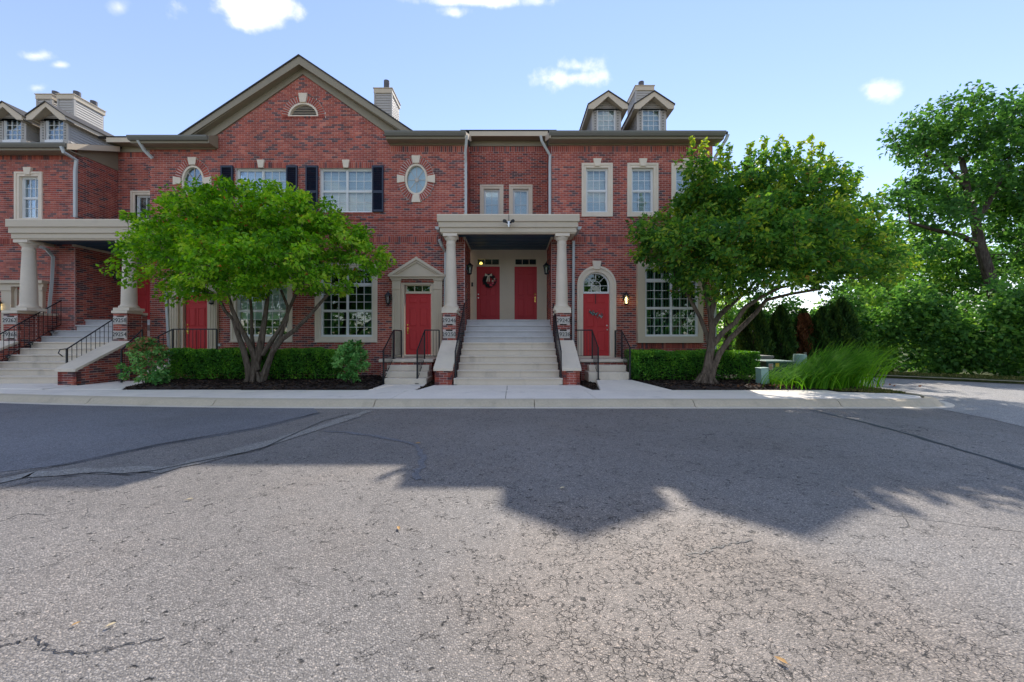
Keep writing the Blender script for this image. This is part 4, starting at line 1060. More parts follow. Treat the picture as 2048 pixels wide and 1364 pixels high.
# the left stoop runs sideways down to the left
a, b = X(345, 11.75), X(436, 11.75)
s3 = stoop('concrete stoop with black guard rail at the plain red door behind the hedge', (X(390, 12), 11.9, 0), a, b, 11.7, .67,
      [(a-.85, a+.02, 11.5, F-.12, -.05, .17), (a-.57, a+.02, 11.51, F-.12, .17, .335), (a-.29, a+.02, 11.52, F-.12, .335, .502)])
railing(s3, (a+.02, 11.74), (b-.03, 11.74), .67, .67, .93, 11)
railing(s3, (a-.30, 11.60), (a+.02, 11.74), .45, .67, .93, 3, post=(True, False))
railing(s3, (X(243, 10.9), 10.9), (X(297, 11.9), 11.7), .05, .66, .93, 8)

# ------------------------------------------------------------------ lanterns, wreath, swag, security light
lantern(779, 597, F-.005, 'black wall lantern left of the pedimented door')
lantern(429, 597, F-.005, 'black wall lantern beside the plain red door behind the left tree')
lantern(1250, 598, F-.005, 'lit wall lantern glowing warm between the arched door and the big window', lit=True)
def wl(px, py, Y, sgn, label): 
    t = lantern(px, py, Y, label, facing=(sgn, 0))
    return t
wl(931.6, 537, 13.0, 1, 'black wall lantern inside the porch beside the wreath door')
wl(1100.6, 537, 13.2, -1, 'black wall lantern inside the porch on its right brick wall')
wl(225, 548, 14.05, 1, 'small black wall lantern on the shaded brick under the left porch')
lantern(6, 612, FL-.005, 'black wall lantern at the far left edge beside the pilastered doorway', lit=True)

ydo = YR+.25+.03
def wreath():
    c = Vector((X(979, ydo), ydo-.05, Z(562, ydo))); t = thing('wreath', c, 'dark round wreath with pale bow and red flowers on the left upper door', 'wreath')
    rr = random.Random(2); mb = MB()
    for k in range(420):
        a = rr.uniform(0, 2*math.pi); b_ = rr.uniform(0, 2*math.pi); q = .20+.055*math.cos(b_)
        p = c+Vector((q*math.cos(a), -.02+.05*math.sin(b_), q*math.sin(a))); d = Vector((rr.gauss(0, 1), rr.gauss(0, 1), rr.gauss(0, 1))).normalized()*.045; e = d.cross(Vector((0.3, 1, .1))).normalized()*.014
        mb.add([p-d, p+e, p+d, p-e], [(0,1,2,3)], rr.random())
    mb.build('twig_ring', M['wreath'], t)
    MB().tube([c+Vector((.19*math.cos(2*math.pi*k/20), 0, .19*math.sin(2*math.pi*k/20))) for k in range(21)], .035, 8).build('ring_core', M['wreathcore'], t)
    for k, (dx, dz, s, m) in enumerate(((.14, -.10, .06, 'pink'), (.20, -.0, .055, 'pink'), (.13, -.02, .045, 'cream'), (.05, -.17, .06, 'rose'), (.20, .06, .04, 'cream'), (.10, -.19, .04, 'pink'))):
        fl = MB(); p0 = c+Vector((dx, -.07, dz))
        for j in range(3):
            for q in range(6):
                an = 2*math.pi*q/6+j*.5; r1 = s*(1-.28*j); d = Vector((math.cos(an), -.25-.4*j, math.sin(an))).normalized(); tn = Vector((-math.sin(an), 0, math.cos(an)))
                fl.add([p0, p0+d*r1*.6+tn*r1*.4, p0+d*r1, p0+d*r1*.6-tn*r1*.4], [(0,1,2,3)])
        fl.build('flower', M[m], t)
    bo = MB(); q = c+Vector((-.03, -.08, .19))
    for sg in (-1, 1):
        bo.add([q, q+Vector((sg*.12, -.02, .08)), q+Vector((sg*.14, -.01, -.02)), q+Vector((sg*.03, 0, -.02))], [(0,1,2,3)])
        bo.add([q, q+Vector((sg*.035, -.01, -.02)), q+Vector((sg*.07-.02, 0, -.22)), q+Vector((sg*.025-.02, 0, -.24))], [(0,1,2,3)])
    bo.build('bow', M['cream'], t)
    MB().box(c.x-.012, c.x+.012, ydo-.005, ydo, c.z+.15, Z(533, ydo)).build('hanger', M['doordark'], t)
M['wreath'] = foliage('wreath_leaf', [(0, (.012, .02, .025)), (1, (.03, .045, .04))], .1)
M['wreathcore'] = simple('wreath_core', (.015, .018, .02), .9)
M['pink'] = simple('pink_petal', (.55, .10, .12), .7); M['rose'] = simple('rose_petal', (.62, .06, .09), .7); M['cream'] = simple('cream_ribbon', (.62, .55, .40), .7)
wreath()
def swag():
    Yd = F+.08; c = Vector((X(1191, Yd), Yd-.04, Z(629, Yd))); t = thing('door_swag', c, 'small teal leafy sprig hanging on the arched red door', 'decoration')
    rr = random.Random(4); mb = MB()
    for k in range(70):
        u_ = rr.uniform(-1, 1); p = c+Vector((u_*.20, rr.uniform(-.05, .0), -u_*.07+rr.gauss(0, .03))); d = Vector((rr.gauss(0, .6)+.5*u_, rr.gauss(0, .3), rr.gauss(0, .6))).normalized()*rr.uniform(.04, .08); e = d.cross(Vector((0, 1, 0)))
        if e.length < 1e-4: continue
        e = e.normalized()*.018; mb.add([p, p+d*.5+e, p+d, p+d*.5-e], [(0,1,2,3)], rr.random())
    mb.build('sprig', M['teal'], t)
    MB().box(c.x-.012, c.x+.012, Yd-.016, Yd-.012, Z(608, Yd), Z(588, Yd)).build('hook', M['iron'], t)
M['teal'] = foliage('teal_leaf', [(0, (.02, .09, .10)), (.6, (.05, .22, .22)), (1, (.45, .55, .50))], .2)
swag()
def seclight():
    Y0 = 11.72; c = Vector((X(1017.5, Y0), Y0, Z(447, Y0))); t = thing('security_light', c, 'small twin-head security light on the front of the centre porch beam', 'light')
    MB().tube([c+Vector((0, .02, 0)), c+Vector((0, -.05, 0))], .06, 12).build('mount', M['steel'], t)
    for sg in (-1, 1):
        MB().tube([c+Vector((sg*.03, -.05, 0)), c+Vector((sg*.09, -.09, .02)), c+Vector((sg*.11, -.15, .03)), c+Vector((sg*.14, -.2, .02))], [.018, .03, .05, .055], 10).build('lamp_head', M['iron'], t)
    MB().lathe([(.03, c.z-.13), (.035, c.z-.06), (.02, c.z-.05)], c.x, c.y-.07, 10).build('sensor', M['steel'], t)
    MB().tube([c+Vector((0, -.01, .05)), c+Vector((.0, .0, .28))], .008, 6).build('cable', M['iron'], t)
seclight()

# vertical number plaque on the trim by the left porch door
yq = YR2+.25; vp = boxo('number_plate', M['plate'], lr, X(236, yq), X(245, yq), yq-.02, yq-.001, Z(584, yq), Z(553, yq))
for k, ch_ in enumerate('29258'): text_mesh(ch_, .10, M['ink'], vp, (X(240.5, yq), yq-.023, Z(556.5+k*6, yq)), 'number')
# little path lights on the left edge of the left porch steps
for k, i_ in enumerate((2, 4, 6, 8)):
    trd = (13.25-10.8)/9; rz = (1.97-.03)/10; bx_, by_, bz_ = -15.44, 10.8+trd*i_+.14, .03+rz*(i_+1)
    t = thing('path_light', (bx_, by_, bz_), ('lowest', 'second lowest', 'second highest', 'highest')[k]+' of the small dark path lights along the left porch steps', 'light', 'small path lights on the left porch steps')
    MB().lathe([(.045, bz_), (.045, bz_+.012), (.010, bz_+.014), (.010, bz_+.09)], bx_, by_, 10).build('stake', M['iron'], t)
    MB().lathe([(.03, bz_+.09), (.045, bz_+.10), (.05, bz_+.16)], bx_, by_, 10).build('lens', M['lampglass'], t)
    MB().lathe([(.075, bz_+.16), (.07, bz_+.175), (.02, bz_+.20), (.004, bz_+.215)], bx_, by_, 12).build('cap', M['iron'], t, smooth=True)
# ------------------------------------------------------------------ ground
def asphalt_mat(name, base, stone_amt=1.0, crack=1.0, wear=0.0, gloss=.66):
    m, nt, bs, out = newmat(name); b = NB(nt)
    wob = b.n('ShaderNodeVectorMath', operation='ADD'); nt.links.new(b.pos, wob.inputs[0])
    nv = b.n('ShaderNodeTexNoise'); nv.inputs['Scale'].default_value = 2.3; nv.inputs['Detail'].default_value = 5; nt.links.new(b.pos, nv.inputs['Vector'])
    sc = b.n('ShaderNodeVectorMath', operation='SCALE'); nt.links.new(nv.outputs['Color'], sc.inputs[0]); sc.inputs['Scale'].default_value = .35; nt.links.new(sc.outputs[0], wob.inputs[1])
    nv2 = b.n('ShaderNodeTexNoise'); nv2.inputs['Scale'].default_value = 26; nv2.inputs['Detail'].default_value = 4; nt.links.new(b.pos, nv2.inputs['Vector'])
    sc2 = b.n('ShaderNodeVectorMath', operation='SCALE'); nt.links.new(nv2.outputs['Color'], sc2.inputs[0]); sc2.inputs['Scale'].default_value = .06
    wob2 = b.n('ShaderNodeVectorMath', operation='ADD'); nt.links.new(wob.outputs[0], wob2.inputs[0]); nt.links.new(sc2.outputs[0], wob2.inputs[1])
    big = b.noise(.32, 5, .6); mid_ = b.noise(1.6, 5, .6)
    vc = b.n('ShaderNodeTexVoronoi'); vc.inputs['Scale'].default_value = 95; nt.links.new(b.pos, vc.inputs['Vector'])
    sep = b.n('ShaderNodeSeparateColor'); nt.links.new(vc.outputs['Color'], sep.inputs[0])
    rnd = sep.outputs[0]
    gap = b.rng(vc.outputs['Distance'], .28, .62)                                  # dark binder between the stones
    fine = b.noise(60, 3, .7)
    c1 = b.ramp(rnd, [(0, tuple(q*.62 for q in base)), (.45, base), (.8, tuple(min(.9, q*1.22) for q in base)), (.93, tuple(min(.9, q*1.5) for q in base)), (1, (min(.9, base[0]*1.9), min(.9, base[1]*1.8), min(.9, base[2]*1.7)))])
    c = b.mix(b.math('MULTIPLY', gap, .52*stone_amt), c1, tuple(q*.25 for q in base))
    val = b.math('ADD', b.math('MULTIPLY', b.math('SUBTRACT', big, .5), .8), b.math('ADD', b.math('MULTIPLY', b.math('SUBTRACT', mid_, .5), .30), 1.0))
    h = b.n('ShaderNodeHueSaturation'); b.put(h.inputs['Color'], c); b.put(h.inputs['Value'], val); c = h.outputs[0]
    stn = b.rng(b.noise(.75, 5, .7), .60, .74)
    c = b.mix(b.math('MULTIPLY', stn, .30), c, tuple(q*.45 for q in base))
    # wear field: raveled patch right of the middle
    dv = b.n('ShaderNodeVectorMath', operation='DISTANCE'); nt.links.new(b.pos, dv.inputs[0]); dv.inputs[1].default_value = (1.0, 2.1, -.13)
    wr = b.math('ADD', b.rng(dv.outputs['Value'], 1.9, .5), b.math('MULTIPLY', b.math('SUBTRACT', b.noise(.9, 4), .5), 1.6))
    wr = b.math('MAXIMUM', wr, 0)
    c = b.mix(b.math('MINIMUM', b.math('MULTIPLY', wr, .8), 1), c, b.mix(1.0, c, (1.14, 1.03, .92), 'MULTIPLY'))
    # short black pits
    st_ = b.n('ShaderNodeVectorMath', operation='MULTIPLY'); nt.links.new(wob2.outputs[0], st_.inputs[0]); st_.inputs[1].default_value = (.62, 1, 1)
    pv = b.n('ShaderNodeTexVoronoi'); pv.inputs['Scale'].default_value = 21; nt.links.new(st_.outputs[0], pv.inputs['Vector'])
    ps = b.n('ShaderNodeSeparateColor'); nt.links.new(pv.outputs['Color'], ps.inputs[0])
    pit = b.math('MULTIPLY', b.rng(pv.outputs['Distance'], b.math('ADD', .15, b.math('MULTIPLY', ps.outputs[1], .20)), .09), b.math('GREATER_THAN', b.math('ADD', ps.outputs[0], b.math('MULTIPLY', wr, .16)), .70))
    # cracks
    e1 = b.voro(1.15, 'DISTANCE_TO_EDGE', wob.outputs[0]); m1 = b.rng(b.noise(.55, 3), .56, .66)
    cr1 = b.math('MULTIPLY', b.rng(e1, .009, .002), m1)
    e2 = b.voro(21, 'DISTANCE_TO_EDGE', wob2.outputs[0]); m2 = b.rng(b.math('ADD', b.noise(11, 3), b.math('MULTIPLY', wr, .13)), .575, .65)
    cr2 = b.math('MULTIPLY', b.rng(e2, .06, .012), m2)
    dk = b.math('MINIMUM', b.math('ADD', b.math('ADD', pit, b.math('MULTIPLY', cr1, .8)), b.math('MULTIPLY', cr2, .85)), 1)
    dk = b.math('MULTIPLY', dk, crack)
    c = b.mix(dk, c, (.012, .011, .010))
    nt.links.new(c, bs.inputs['Base Color']); bs.inputs['Roughness'].default_value = gloss; bs.inputs['Specular IOR Level'].default_value = .5
    hgt = b.math('SUBTRACT', b.math('SUBTRACT', 1, b.math('MULTIPLY', gap, .55)), b.math('MULTIPLY', dk, 1.3))
    b.bump(hgt, bs, .75, .006)
    return m
def soil_mat(name, stops, scale=18, bump=.8):
    m, nt, bs, out = newmat(name); b = NB(nt)
    c = b.ramp(b.noise(scale, 6, .7), stops)
    k = b.n('ShaderNodeHueSaturation'); b.put(k.inputs['Color'], c); b.put(k.inputs['Value'], b.math('ADD', .6, b.math('MULTIPLY', b.noise(.8, 4), .8)))
    nt.links.new(k.outputs[0], bs.inputs['Base Color']); bs.inputs['Roughness'].default_value = .95
    b.bump(b.noise(scale*2.2, 5, .7), bs, bump, .03); return m
M['asphalt'] = asphalt_mat('weathered_asphalt', (.272, .247, .222))
M['patch'] = asphalt_mat('sealed_asphalt', (.20, .20, .21), .6, .3)
M['drive'] = asphalt_mat('pale_drive_asphalt', (.36, .345, .325), .4, .5)
M['worn'] = asphalt_mat('worn_seam', (.34, .32, .285), .7, .6)
M['tar'] = simple('tar_seal', (.035, .036, .04), .5, .3, 6, .2)
M['mulch'] = soil_mat('mulch', [(.3, (.010, .007, .006)), (.5, (.028, .018, .014)), (.7, (.06, .038, .028))])
M['soil'] = soil_mat('soil', [(.3, (.02, .016, .012)), (.7, (.06, .05, .03))])
M['lawn'] = soil_mat('lawn', [(.3, (.05, .07, .02)), (.55, (.10, .12, .035)), (.75, (.22, .19, .08))], 9)
M['gap'] = simple('joint_dirt', (.035, .03, .025), .95, .3, 8, .2)
M['chip'] = foliage('mulch_chip', [(0, (.012, .008, .006)), (.6, (.04, .025, .018)), (1, (.14, .09, .06))], .0, .9)

sheet('ground', [(-600, -400), (600, -400), (600, 900), (-600, 900)], -.22, M['lawn'])
ZA = -.13
sheet('asphalt_lot', [(-45, -30), (45, -30), (45, 18), (-45, 18)], ZA, M['asphalt'])
def yk(x): return 7.90+(.0088*(x+3)**2 if x < -3 else 0)       # kerb line bows away to the left
# sealed strip and seams
def gp(px, py): Y = FP*(E-ZA)/(py-HY); return (X(px, Y), Y)
sheet('sealed_strip', [gp(-60, 951), gp(150, 928), gp(320, 892), gp(520, 858), gp(640, 828)]+[(x, yk(x)-.01) for x in (-4.2, -5, -7, -9, -11, -13, -16)]+[(-16, 5.2)], ZA+.004, M['patch'])
def strip(name, pts, w0, z, mat):
    pts = [Vector(p) for p in pts]; L = []; Rr = []
    for i, p in enumerate(pts):
        d = (pts[min(i+1, len(pts)-1)]-pts[max(i-1, 0)]).normalized(); n_ = Vector((-d.y, d.x)); ww = w0*(.6+.8*R.random())/2
        L.append(p+n_*ww); Rr.append(p-n_*ww)
    mb = MB(); mb.add([(q.x, q.y, z) for pr in zip(L, Rr) for q in pr], [(2*i, 2*i+1, 2*i+3, 2*i+2) for i in range(len(pts)-1)]); o = mb.build(name, mat); o['kind'] = 'structure'; return o
def wiggle(pts, n=6, amp=.02):
    out = []
    for i in range(len(pts)-1):
        a, b_ = Vector(pts[i]), Vector(pts[i+1])
        for k in range(n): q = a.lerp(b_, k/n); out.append((q.x+R.gauss(0, amp), q.y+R.gauss(0, amp)))
    return out+[pts[-1]]
strip('seam_band', wiggle([gp(-40, 972), gp(60, 950), gp(180, 942), gp(330, 940), gp(430, 915), gp(560, 880), gp(680, 842), gp(740, 822)], 5, .01), .22, ZA+.008, M['worn'])
strip('seam_crack', wiggle([gp(-40, 985), gp(80, 962), gp(190, 946), gp(260, 950), gp(330, 938), gp(520, 900), gp(640, 845), gp(700, 828)], 6, .012), .022, ZA+.012, M['tar'])
strip('seam_crack', wiggle([gp(-40, 962), gp(150, 926), gp(320, 890), gp(520, 856), gp(640, 826)], 6, .01), .03, ZA+.016, M['tar'])
strip('tar_line', wiggle([gp(1618, 819), gp(1700, 838), gp(1800, 864), gp(1900, 893), gp(2048, 938), gp(2300, 1010)], 5, .01), .075, ZA+.004, M['tar'])
strip('tar_line', wiggle([gp(650, 862), gp(720, 868), gp(780, 878), gp(830, 890), gp(848, 908), gp(842, 935), gp(838, 960)], 5, .02), .07, ZA+.006, M['tarfaint'] if 'tarfaint' in M else M['patch'])
strip('crack', wiggle([gp(-20, 1296), gp(40, 1285), gp(70, 1272), gp(100, 1300), gp(160, 1308), gp(230, 1297), gp(330, 1275)], 9, .008), .006, ZA+.004, M['tar'])
strip('crack', wiggle([gp(1372, 1110), gp(1410, 1105), gp(1445, 1090), gp(1505, 1081)], 9, .010), .011, ZA+.004, M['tar'])
# side drive in paler asphalt
KX = 9.85
sheet('side_drive', [gp(1868, 816), gp(1980, 838), gp(2080, 862), gp(2300, 915), (40, 4.3), (40, 18), (KX-.4, 18), (KX-.4, 9.0), (KX-.4, 8.0)], ZA+.005, M['drive'])
# verge beyond the drive
VL = [(10.2, 19), (11.2, 16.2), (13.0, 14.1), (15.9, 11.9), (19, 9.6), (24, 6.5), (34, 2)]
sheet('verge', VL+[(80, 2), (80, 60), (10.2, 60)], -.02, M['lawn'], th=.15)
strip('verge_kerb', [(x-.09, y-.1) for x, y in VL], .16, -.03, M['kerb'])
# house plot
plot = [(x, yk(x)+.45) for x in (-45, -30, -20, -14, -10, -6, -3, 8.6)]+[(9.3, 8.75), (9.6, 9.3), (9.65, 10), (9.65, 60), (-45, 60)]
def clampk(x): return x
plot = [(x, min(y, 12) if x > -30 else 12) for x, y in plot[:8]]+plot[8:]
sheet('plot', plot, -.03, M['soil'], th=.15)

# kerb: rounded profile swept along the kerb line, one piece per cast length
def kerb_path():
    p = [(x, yk(x)) for x in np.arange(-16.5, 8.71, .3)]
    for k in range(1, 10):
        a = math.pi/2*k/9; p.append((8.7+1.15*math.sin(a), 7.90+1.15*(1-math.cos(a))))
    for y in np.arange(9.4, 22, 1.2): p.append((9.85, y))
    return [Vector(q) for q in p]
KP = kerb_path()
kb = sheet('kerb', [(-16.5, 9.62), (-16.5, 9.7), (-16.4, 9.7), (-16.4, 9.62)], -.14, M['kerb'])
def sweep(name, pts, prof, mat, parent):
    mb = MB(); vs = []; m = len(prof)
    for i, p in enumerate(pts):
        d = (pts[min(i+1, len(pts)-1)]-pts[max(i-1, 0)]).normalized(); n_ = Vector((-d.y, d.x))
        for o_, z in prof: q = p+n_*o_; vs.append((q.x, q.y, z))
    fs = [(i*m+k, (i+1)*m+k, (i+1)*m+k+1, i*m+k+1) for i in range(len(pts)-1) for k in range(m-1)]
    fs += [tuple(range(m)), tuple((len(pts)-1)*m+k for k in range(m-1, -1, -1))]
    mb.add(vs, fs); return mb.build(name, mat, parent, smooth=True)
def resample(pts, step):
    out = [pts[0]]; acc = 0
    for i in range(len(pts)-1):
        a, b_ = pts[i], pts[i+1]; L = (b_-a).length; t = 0
        while acc+L-t >= step:
            t += step-acc; out.append(a.lerp(b_, t/L)); acc = 0
        acc += L-t
    return out
KF = resample(KP, .1)
joints = [X(q, 8.2) for q in (-200, 160, 440, 760, 1066, 1376, 1665, 1850)]
i0 = 0; idx = [0]
for jx in joints[1:]:
    idx.append(min(range(len(KF)), key=lambda i: abs(KF[i].x-jx)+(10 if KF[i].y > 10 else 0)))
idx += [len(KF)-60, len(KF)-1]
idx = sorted(set(i for i in idx if i >= 0))
kprof = [(.0, -.17), (.0, -.124), (.05, -.10), (.09, -.045), (.12, -.015), (.17, .0), (.30, .004), (.30, -.17)]
pprof = [(-.14, -.17), (-.14, -.122), (-.004, -.124), (-.004, -.17)]
for a, b_ in zip(idx[:-1], idx[1:]):
    if b_-a < 2: continue
    seg = [p.copy() for p in KF[a:b_+1]]
    d0 = (seg[1]-seg[0]).normalized(); seg[0] += d0*.008; d1 = (seg[-1]-seg[-2]).normalized(); seg[-1] -= d1*.008
    sweep('kerb_stone', seg, kprof, M['kerb'], kb); sweep('gutter_pan', seg, pprof, M['pan'], kb)

# sidewalk slabs
SW = sheet('sidewalk', [(x, yk(x)+.30) for x in (-16, -12, -8, -4, 8.4)]+[(8.4, 9.5), (-16, 10.4)], -.028, M['gap'])
def slab(poly, z=.004, zs=None):
    zs = zs or [z]*len(poly); n_ = len(poly); mb = MB()
    c = Vector((sum(p[0] for p in poly)/n_, sum(p[1] for p in poly)/n_))
    top = []; g = .007
    for p in poly: v = Vector(p)-c; v = v*(1-g/max(.3, v.length)); top.append(c+v)
    mb.add([(q.x, q.y, -.10) for q in top]+[(q.x, q.y, z_-.008) for q, z_ in zip(top, zs)]+[(q.x+(c.x-q.x)*.008, q.y+(c.y-q.y)*.008, z_) for q, z_ in zip(top, zs)],
           [tuple(range(2*n_, 3*n_))]+[(i, (i+1) % n_, n_+(i+1) % n_, n_+i) for i in range(n_)]+[(n_+i, n_+(i+1) % n_, 2*n_+(i+1) % n_, 2*n_+i) for i in range(n_)])
    return mb.build('slab', M['walk'], SW)
def bedY(x): return 9.55 if x > -9 else 9.55+.0
cuts = [-16.0, -13.9, -11.9, -9.9, X(440, 8.9), X(600, 8.9), X(800, 8.9), X(1012, 8.9), X(1180, 8.9), X(1370, 8.9), X(1560, 8.9), 8.0]
for a, b_ in zip(cuts[:-1], cuts[1:]):
    sk = .18 if abs(a) < 4 else .05
    n_ = 5; xs = [a+(b_-a)*k/n_ for k in range(n_+1)]
    back = [(b_, 9.55), (a, 9.55)] if a > -9 else [(b_, 9.6), (a, 9.6 if a > -10 else 9.9)]
    slab([(x, yk(x)+.305) for x in xs]+back)
slab([(8.0, 8.205), (8.7, 8.205), (9.1, 8.32), (9.35, 8.6), (9.2, 8.95), (8.0, 9.2)])
# aprons up to the steps
slab([(X(834, 9.55), 9.56), (X(1014, 9.55), 9.56), (X(1014, 10.2), 10.55), (X(868, 10.55), 10.54)])
slab([(X(1014, 9.55), 9.56), (X(1186, 9.55), 9.56), (X(1160, 10.55), 10.54), (X(1014, 10.2), 10.55)])
slab([(X(735, 9.55), 9.56), (X(829, 9.55), 9.56), (X(853, 10.7), 10.71), (X(768, 10.7), 10.71)])
slab([(X(1201, 9.55), 9.56), (X(1345, 9.55), 9.56), (X(1262, 10.95), 10.94), (X(1192, 10.95), 10.94)], zs=[.004, .004, .11, .11])
slab([(-16.0, 9.91), (-12.1, 9.65), (-12.1, 10.44), (-12.7, 10.44), (-12.7, 10.8), (-16.0, 10.8)], .018)
slab([(-12.05, 9.65), (-10.0, 9.61), (X(300, 11.2), 11.2), (X(300, 11.4), 11.5), (-12.05, 11.5)], .012)

# mulch beds: low mounds with loose chips
def bed(name, poly, h=.09, chips=1800, seed=1):
    """mounded bed on a fine grid inside a polygon"""
    def inside(x, y):
        c = False; n_ = len(poly); j = n_-1
        for i in range(n_):
            (xi, yi), (xj, yj) = poly[i], poly[j]
            if (yi > y) != (yj > y) and x < (xj-xi)*(y-yi)/(yj-yi)+xi: c = not c
            j = i
        return c
    def edge(x, y):
        m_ = 9
        for i in range(len(poly)):
            a, b_ = Vector(poly[i]), Vector(poly[(i+1) % len(poly)]); p = Vector((x, y)); d = b_-a; t = max(0, min(1, (p-a).dot(d)/d.length_squared)); m_ = min(m_, (a+d*t-p).length)
        return m_
    rr = random.Random(seed)
    from mathutils import noise as mn
    def hz(x, y): e = min(1, edge(x, y)/.35); return -.005+h*(1-(1-e)**2)+(.022*mn.noise((x*5, y*5, seed))+.012*mn.noise((x*16, y*16, 3)))*e
    x0, x1 = min(p[0] for p in poly), max(p[0] for p in poly); y0, y1 = min(p[1] for p in poly), max(p[1] for p in poly)
    st = .06; nx = int((x1-x0)/st)+1; ny = int((y1-y0)/st)+1
    mb = MB(); id_ = {}
    for i in range(nx+1):
        for j in range(ny+1):
            x, y = x0+(x1-x0)*i/nx, y0+(y1-y0)*j/ny
            if inside(x, y): id_[i, j] = len(mb.v); mb.v.append((x, y, hz(x, y)))
    for (i, j) in list(id_):
        q = [(i, j), (i+1, j), (i+1, j+1), (i, j+1)]
        if all(k in id_ for k in q): mb.f.append(tuple(id_[k] for k in q)); mb.t.append(0)
    o = mb.build(name, M['mulch']); o['kind'] = 'structure'
    ch = MB()
    for k in range(chips):
        x, y = rr.uniform(x0, x1), rr.uniform(y0, y1)
        if not inside(x, y): continue
        p = Vector((x, y, hz(x, y)+.006)); a = rr.uniform(0, 6.28); l = rr.uniform(.02, .06); d = Vector((math.cos(a), math.sin(a), rr.gauss(0, .25)))*l; e = Vector((-math.sin(a), math.cos(a), rr.gauss(0, .3)))*l*.3
        u_ = Vector((0, 0, .006))
        ch.add([p-d-e+u_, p+d-e+u_, p+d+e+u_, p-d+e+u_, p-d-e-u_, p+d-e-u_, p+d+e-u_, p-d+e-u_], [(0,1,2,3), (0,4,5,1), (1,5,6,2), (2,6,7,3), (3,7,4,0)], rr.random()**2)
    ch.build('bark_chip', M['chip'], o, kind='stuff')
    return hz
bl = [(X(262, 9.9), 9.62), (X(738, 9.6), 9.6), (X(765, 10.7), 10.7), (X(765, 10.7), 12.6), (X(440, 11.5), 12.6), (X(340, 11.6), 11.66), (X(300, 11.3), 11.4)]
hzl = bed('mulch_bed', bl, chips=3500, seed=1)
br_ = [(X(1352, 9.6), 9.6), (8.1, 9.6), (9.0, 9.45), (9.2, 10.5), (9.0, 13.5), (X(1262, 11.2), 12.6), (X(1264, 11), 10.95)]
hzr = bed('mulch_bed', br_, chips=3800, seed=2)
bed('mulch_bed', [(X(838, 9.75), 9.7), (X(866, 10.5), 10.5), (X(866, 10.6), 11.5), (X(857, 11.1), 11.5), (X(856, 10.7), 10.7)], .05, 600, 3)
bed('mulch_bed', [(X(1188, 9.75), 9.7), (X(1192, 10.9), 10.9), (X(1178, 11.2), 11.5), (X(1163, 11.1), 11.5), (X(1163, 10.6), 10.55)], .05, 600, 4)

# fallen leaves on the asphalt
M['leafdry'] = simple('dry_leaf', (.52, .30, .10), .7, .3, 20, .1)
M['leafpale'] = simple('pale_leaf', (.62, .50, .30), .7, .3, 20, .1)
for k, (px, py, s, an, m_, lb) in enumerate(((379, 1001, .05, .4, 'leafpale', 'pale fallen leaf alone on the left asphalt, far'), (152, 1252, .028, 1.0, 'leafdry', 'small round orange leaf near the bottom left crack'),
        (222, 1254, .035, .9, 'leafpale', 'pale slender leaf beside the small orange leaf'), (797, 1059, .045, 2.0, 'leafdry', 'tan curled leaf left of the pointed roof shadow'),
        (1562, 1326, .045, 2.3, 'leafdry', 'tan narrow leaf near the bottom right'), (836, 888, .06, .2, 'leafdry', 'brown leaf by the tar line in the shade'), (1125, 978, .05, .5, 'leafpale', 'pale leaf inside the first dormer shadow'))):
    s *= .6; x, y = gp(px, py); d = Vector((math.cos(an), math.sin(an), 0)); e = Vector((-d.y, d.x, 0))*.42
    c = Vector((x, y, ZA+.012))
    mb = MB(); up = Vector((0, 0, s*.22))
    pts = [c-d*s, c-d*s*.4+e*s+up, c+d*s*.4+e*s*.9+up, c+d*s+up*.4, c+d*s*.4-e*s*.9+up*.8, c-d*s*.4-e*s+up]
    mb.add(pts+[c-d*s*.4, c+d*s*.4], [(0,6,1), (6,7,2,1), (7,3,2), (0,5,6), (6,5,4,7), (7,4,3)])
    mb.tube([c-d*s, c-d*s*1.4+up*.3], s*.03, 4)
    o = mb.build('fallen_leaf', M[m_]); tag(o, lb, 'leaf', 'fallen leaves on the asphalt')
# ------------------------------------------------------------------ vegetation
def leaf_mesh(name, P, D, S, T, W=.55, mat=None, parent=None, fold=.25, seed=0, kind='stuff'):
    """P centres (n,3), D leaf directions, S lengths, T tones -> one mesh of folded pointed leaves"""
    n = len(P); rs = np.random.RandomState(seed)
    D = D/np.linalg.norm(D, axis=1, keepdims=True)
    A = rs.normal(size=(n, 3)); A[:, 2] += 1.2                                  # leaf face roughly upwards
    side = np.cross(D, A); side /= np.linalg.norm(side, axis=1, keepdims=True)+1e-9
    nor = np.cross(side, D)
    S = S[:, None]
    v = np.empty((n, 4, 3))
    v[:, 0] = P-D*S*.5; v[:, 2] = P+D*S*.5
    v[:, 1] = P-D*S*.05+side*S*W*.5+nor*S*fold*.5; v[:, 3] = P-D*S*.05-side*S*W*.5+nor*S*fold*.5
    me = bpy.data.meshes.new(name)
    me.vertices.add(n*4); me.vertices.foreach_set('co', v.reshape(-1).astype(np.float32))
    fi = np.arange(n)*4
    tri = np.stack([fi, fi+1, fi+2, fi, fi+2, fi+3], 1).reshape(-1)
    me.loops.add(n*6); me.loops.foreach_set('vertex_index', tri.astype(np.int32))
    me.polygons.add(n*2); me.polygons.foreach_set('loop_start', (np.arange(n*2)*3).astype(np.int32))
    me.update(calc_edges=True); me.validate()
    a = me.attributes.new('tone', 'FLOAT', 'FACE'); a.data.foreach_set('value', np.repeat(T, 2).astype(np.float32))
    if mat: me.materials.append(mat)
    o = bpy.data.objects.new(name, me); link(o, parent)
    if kind: o['kind'] = kind
    return o

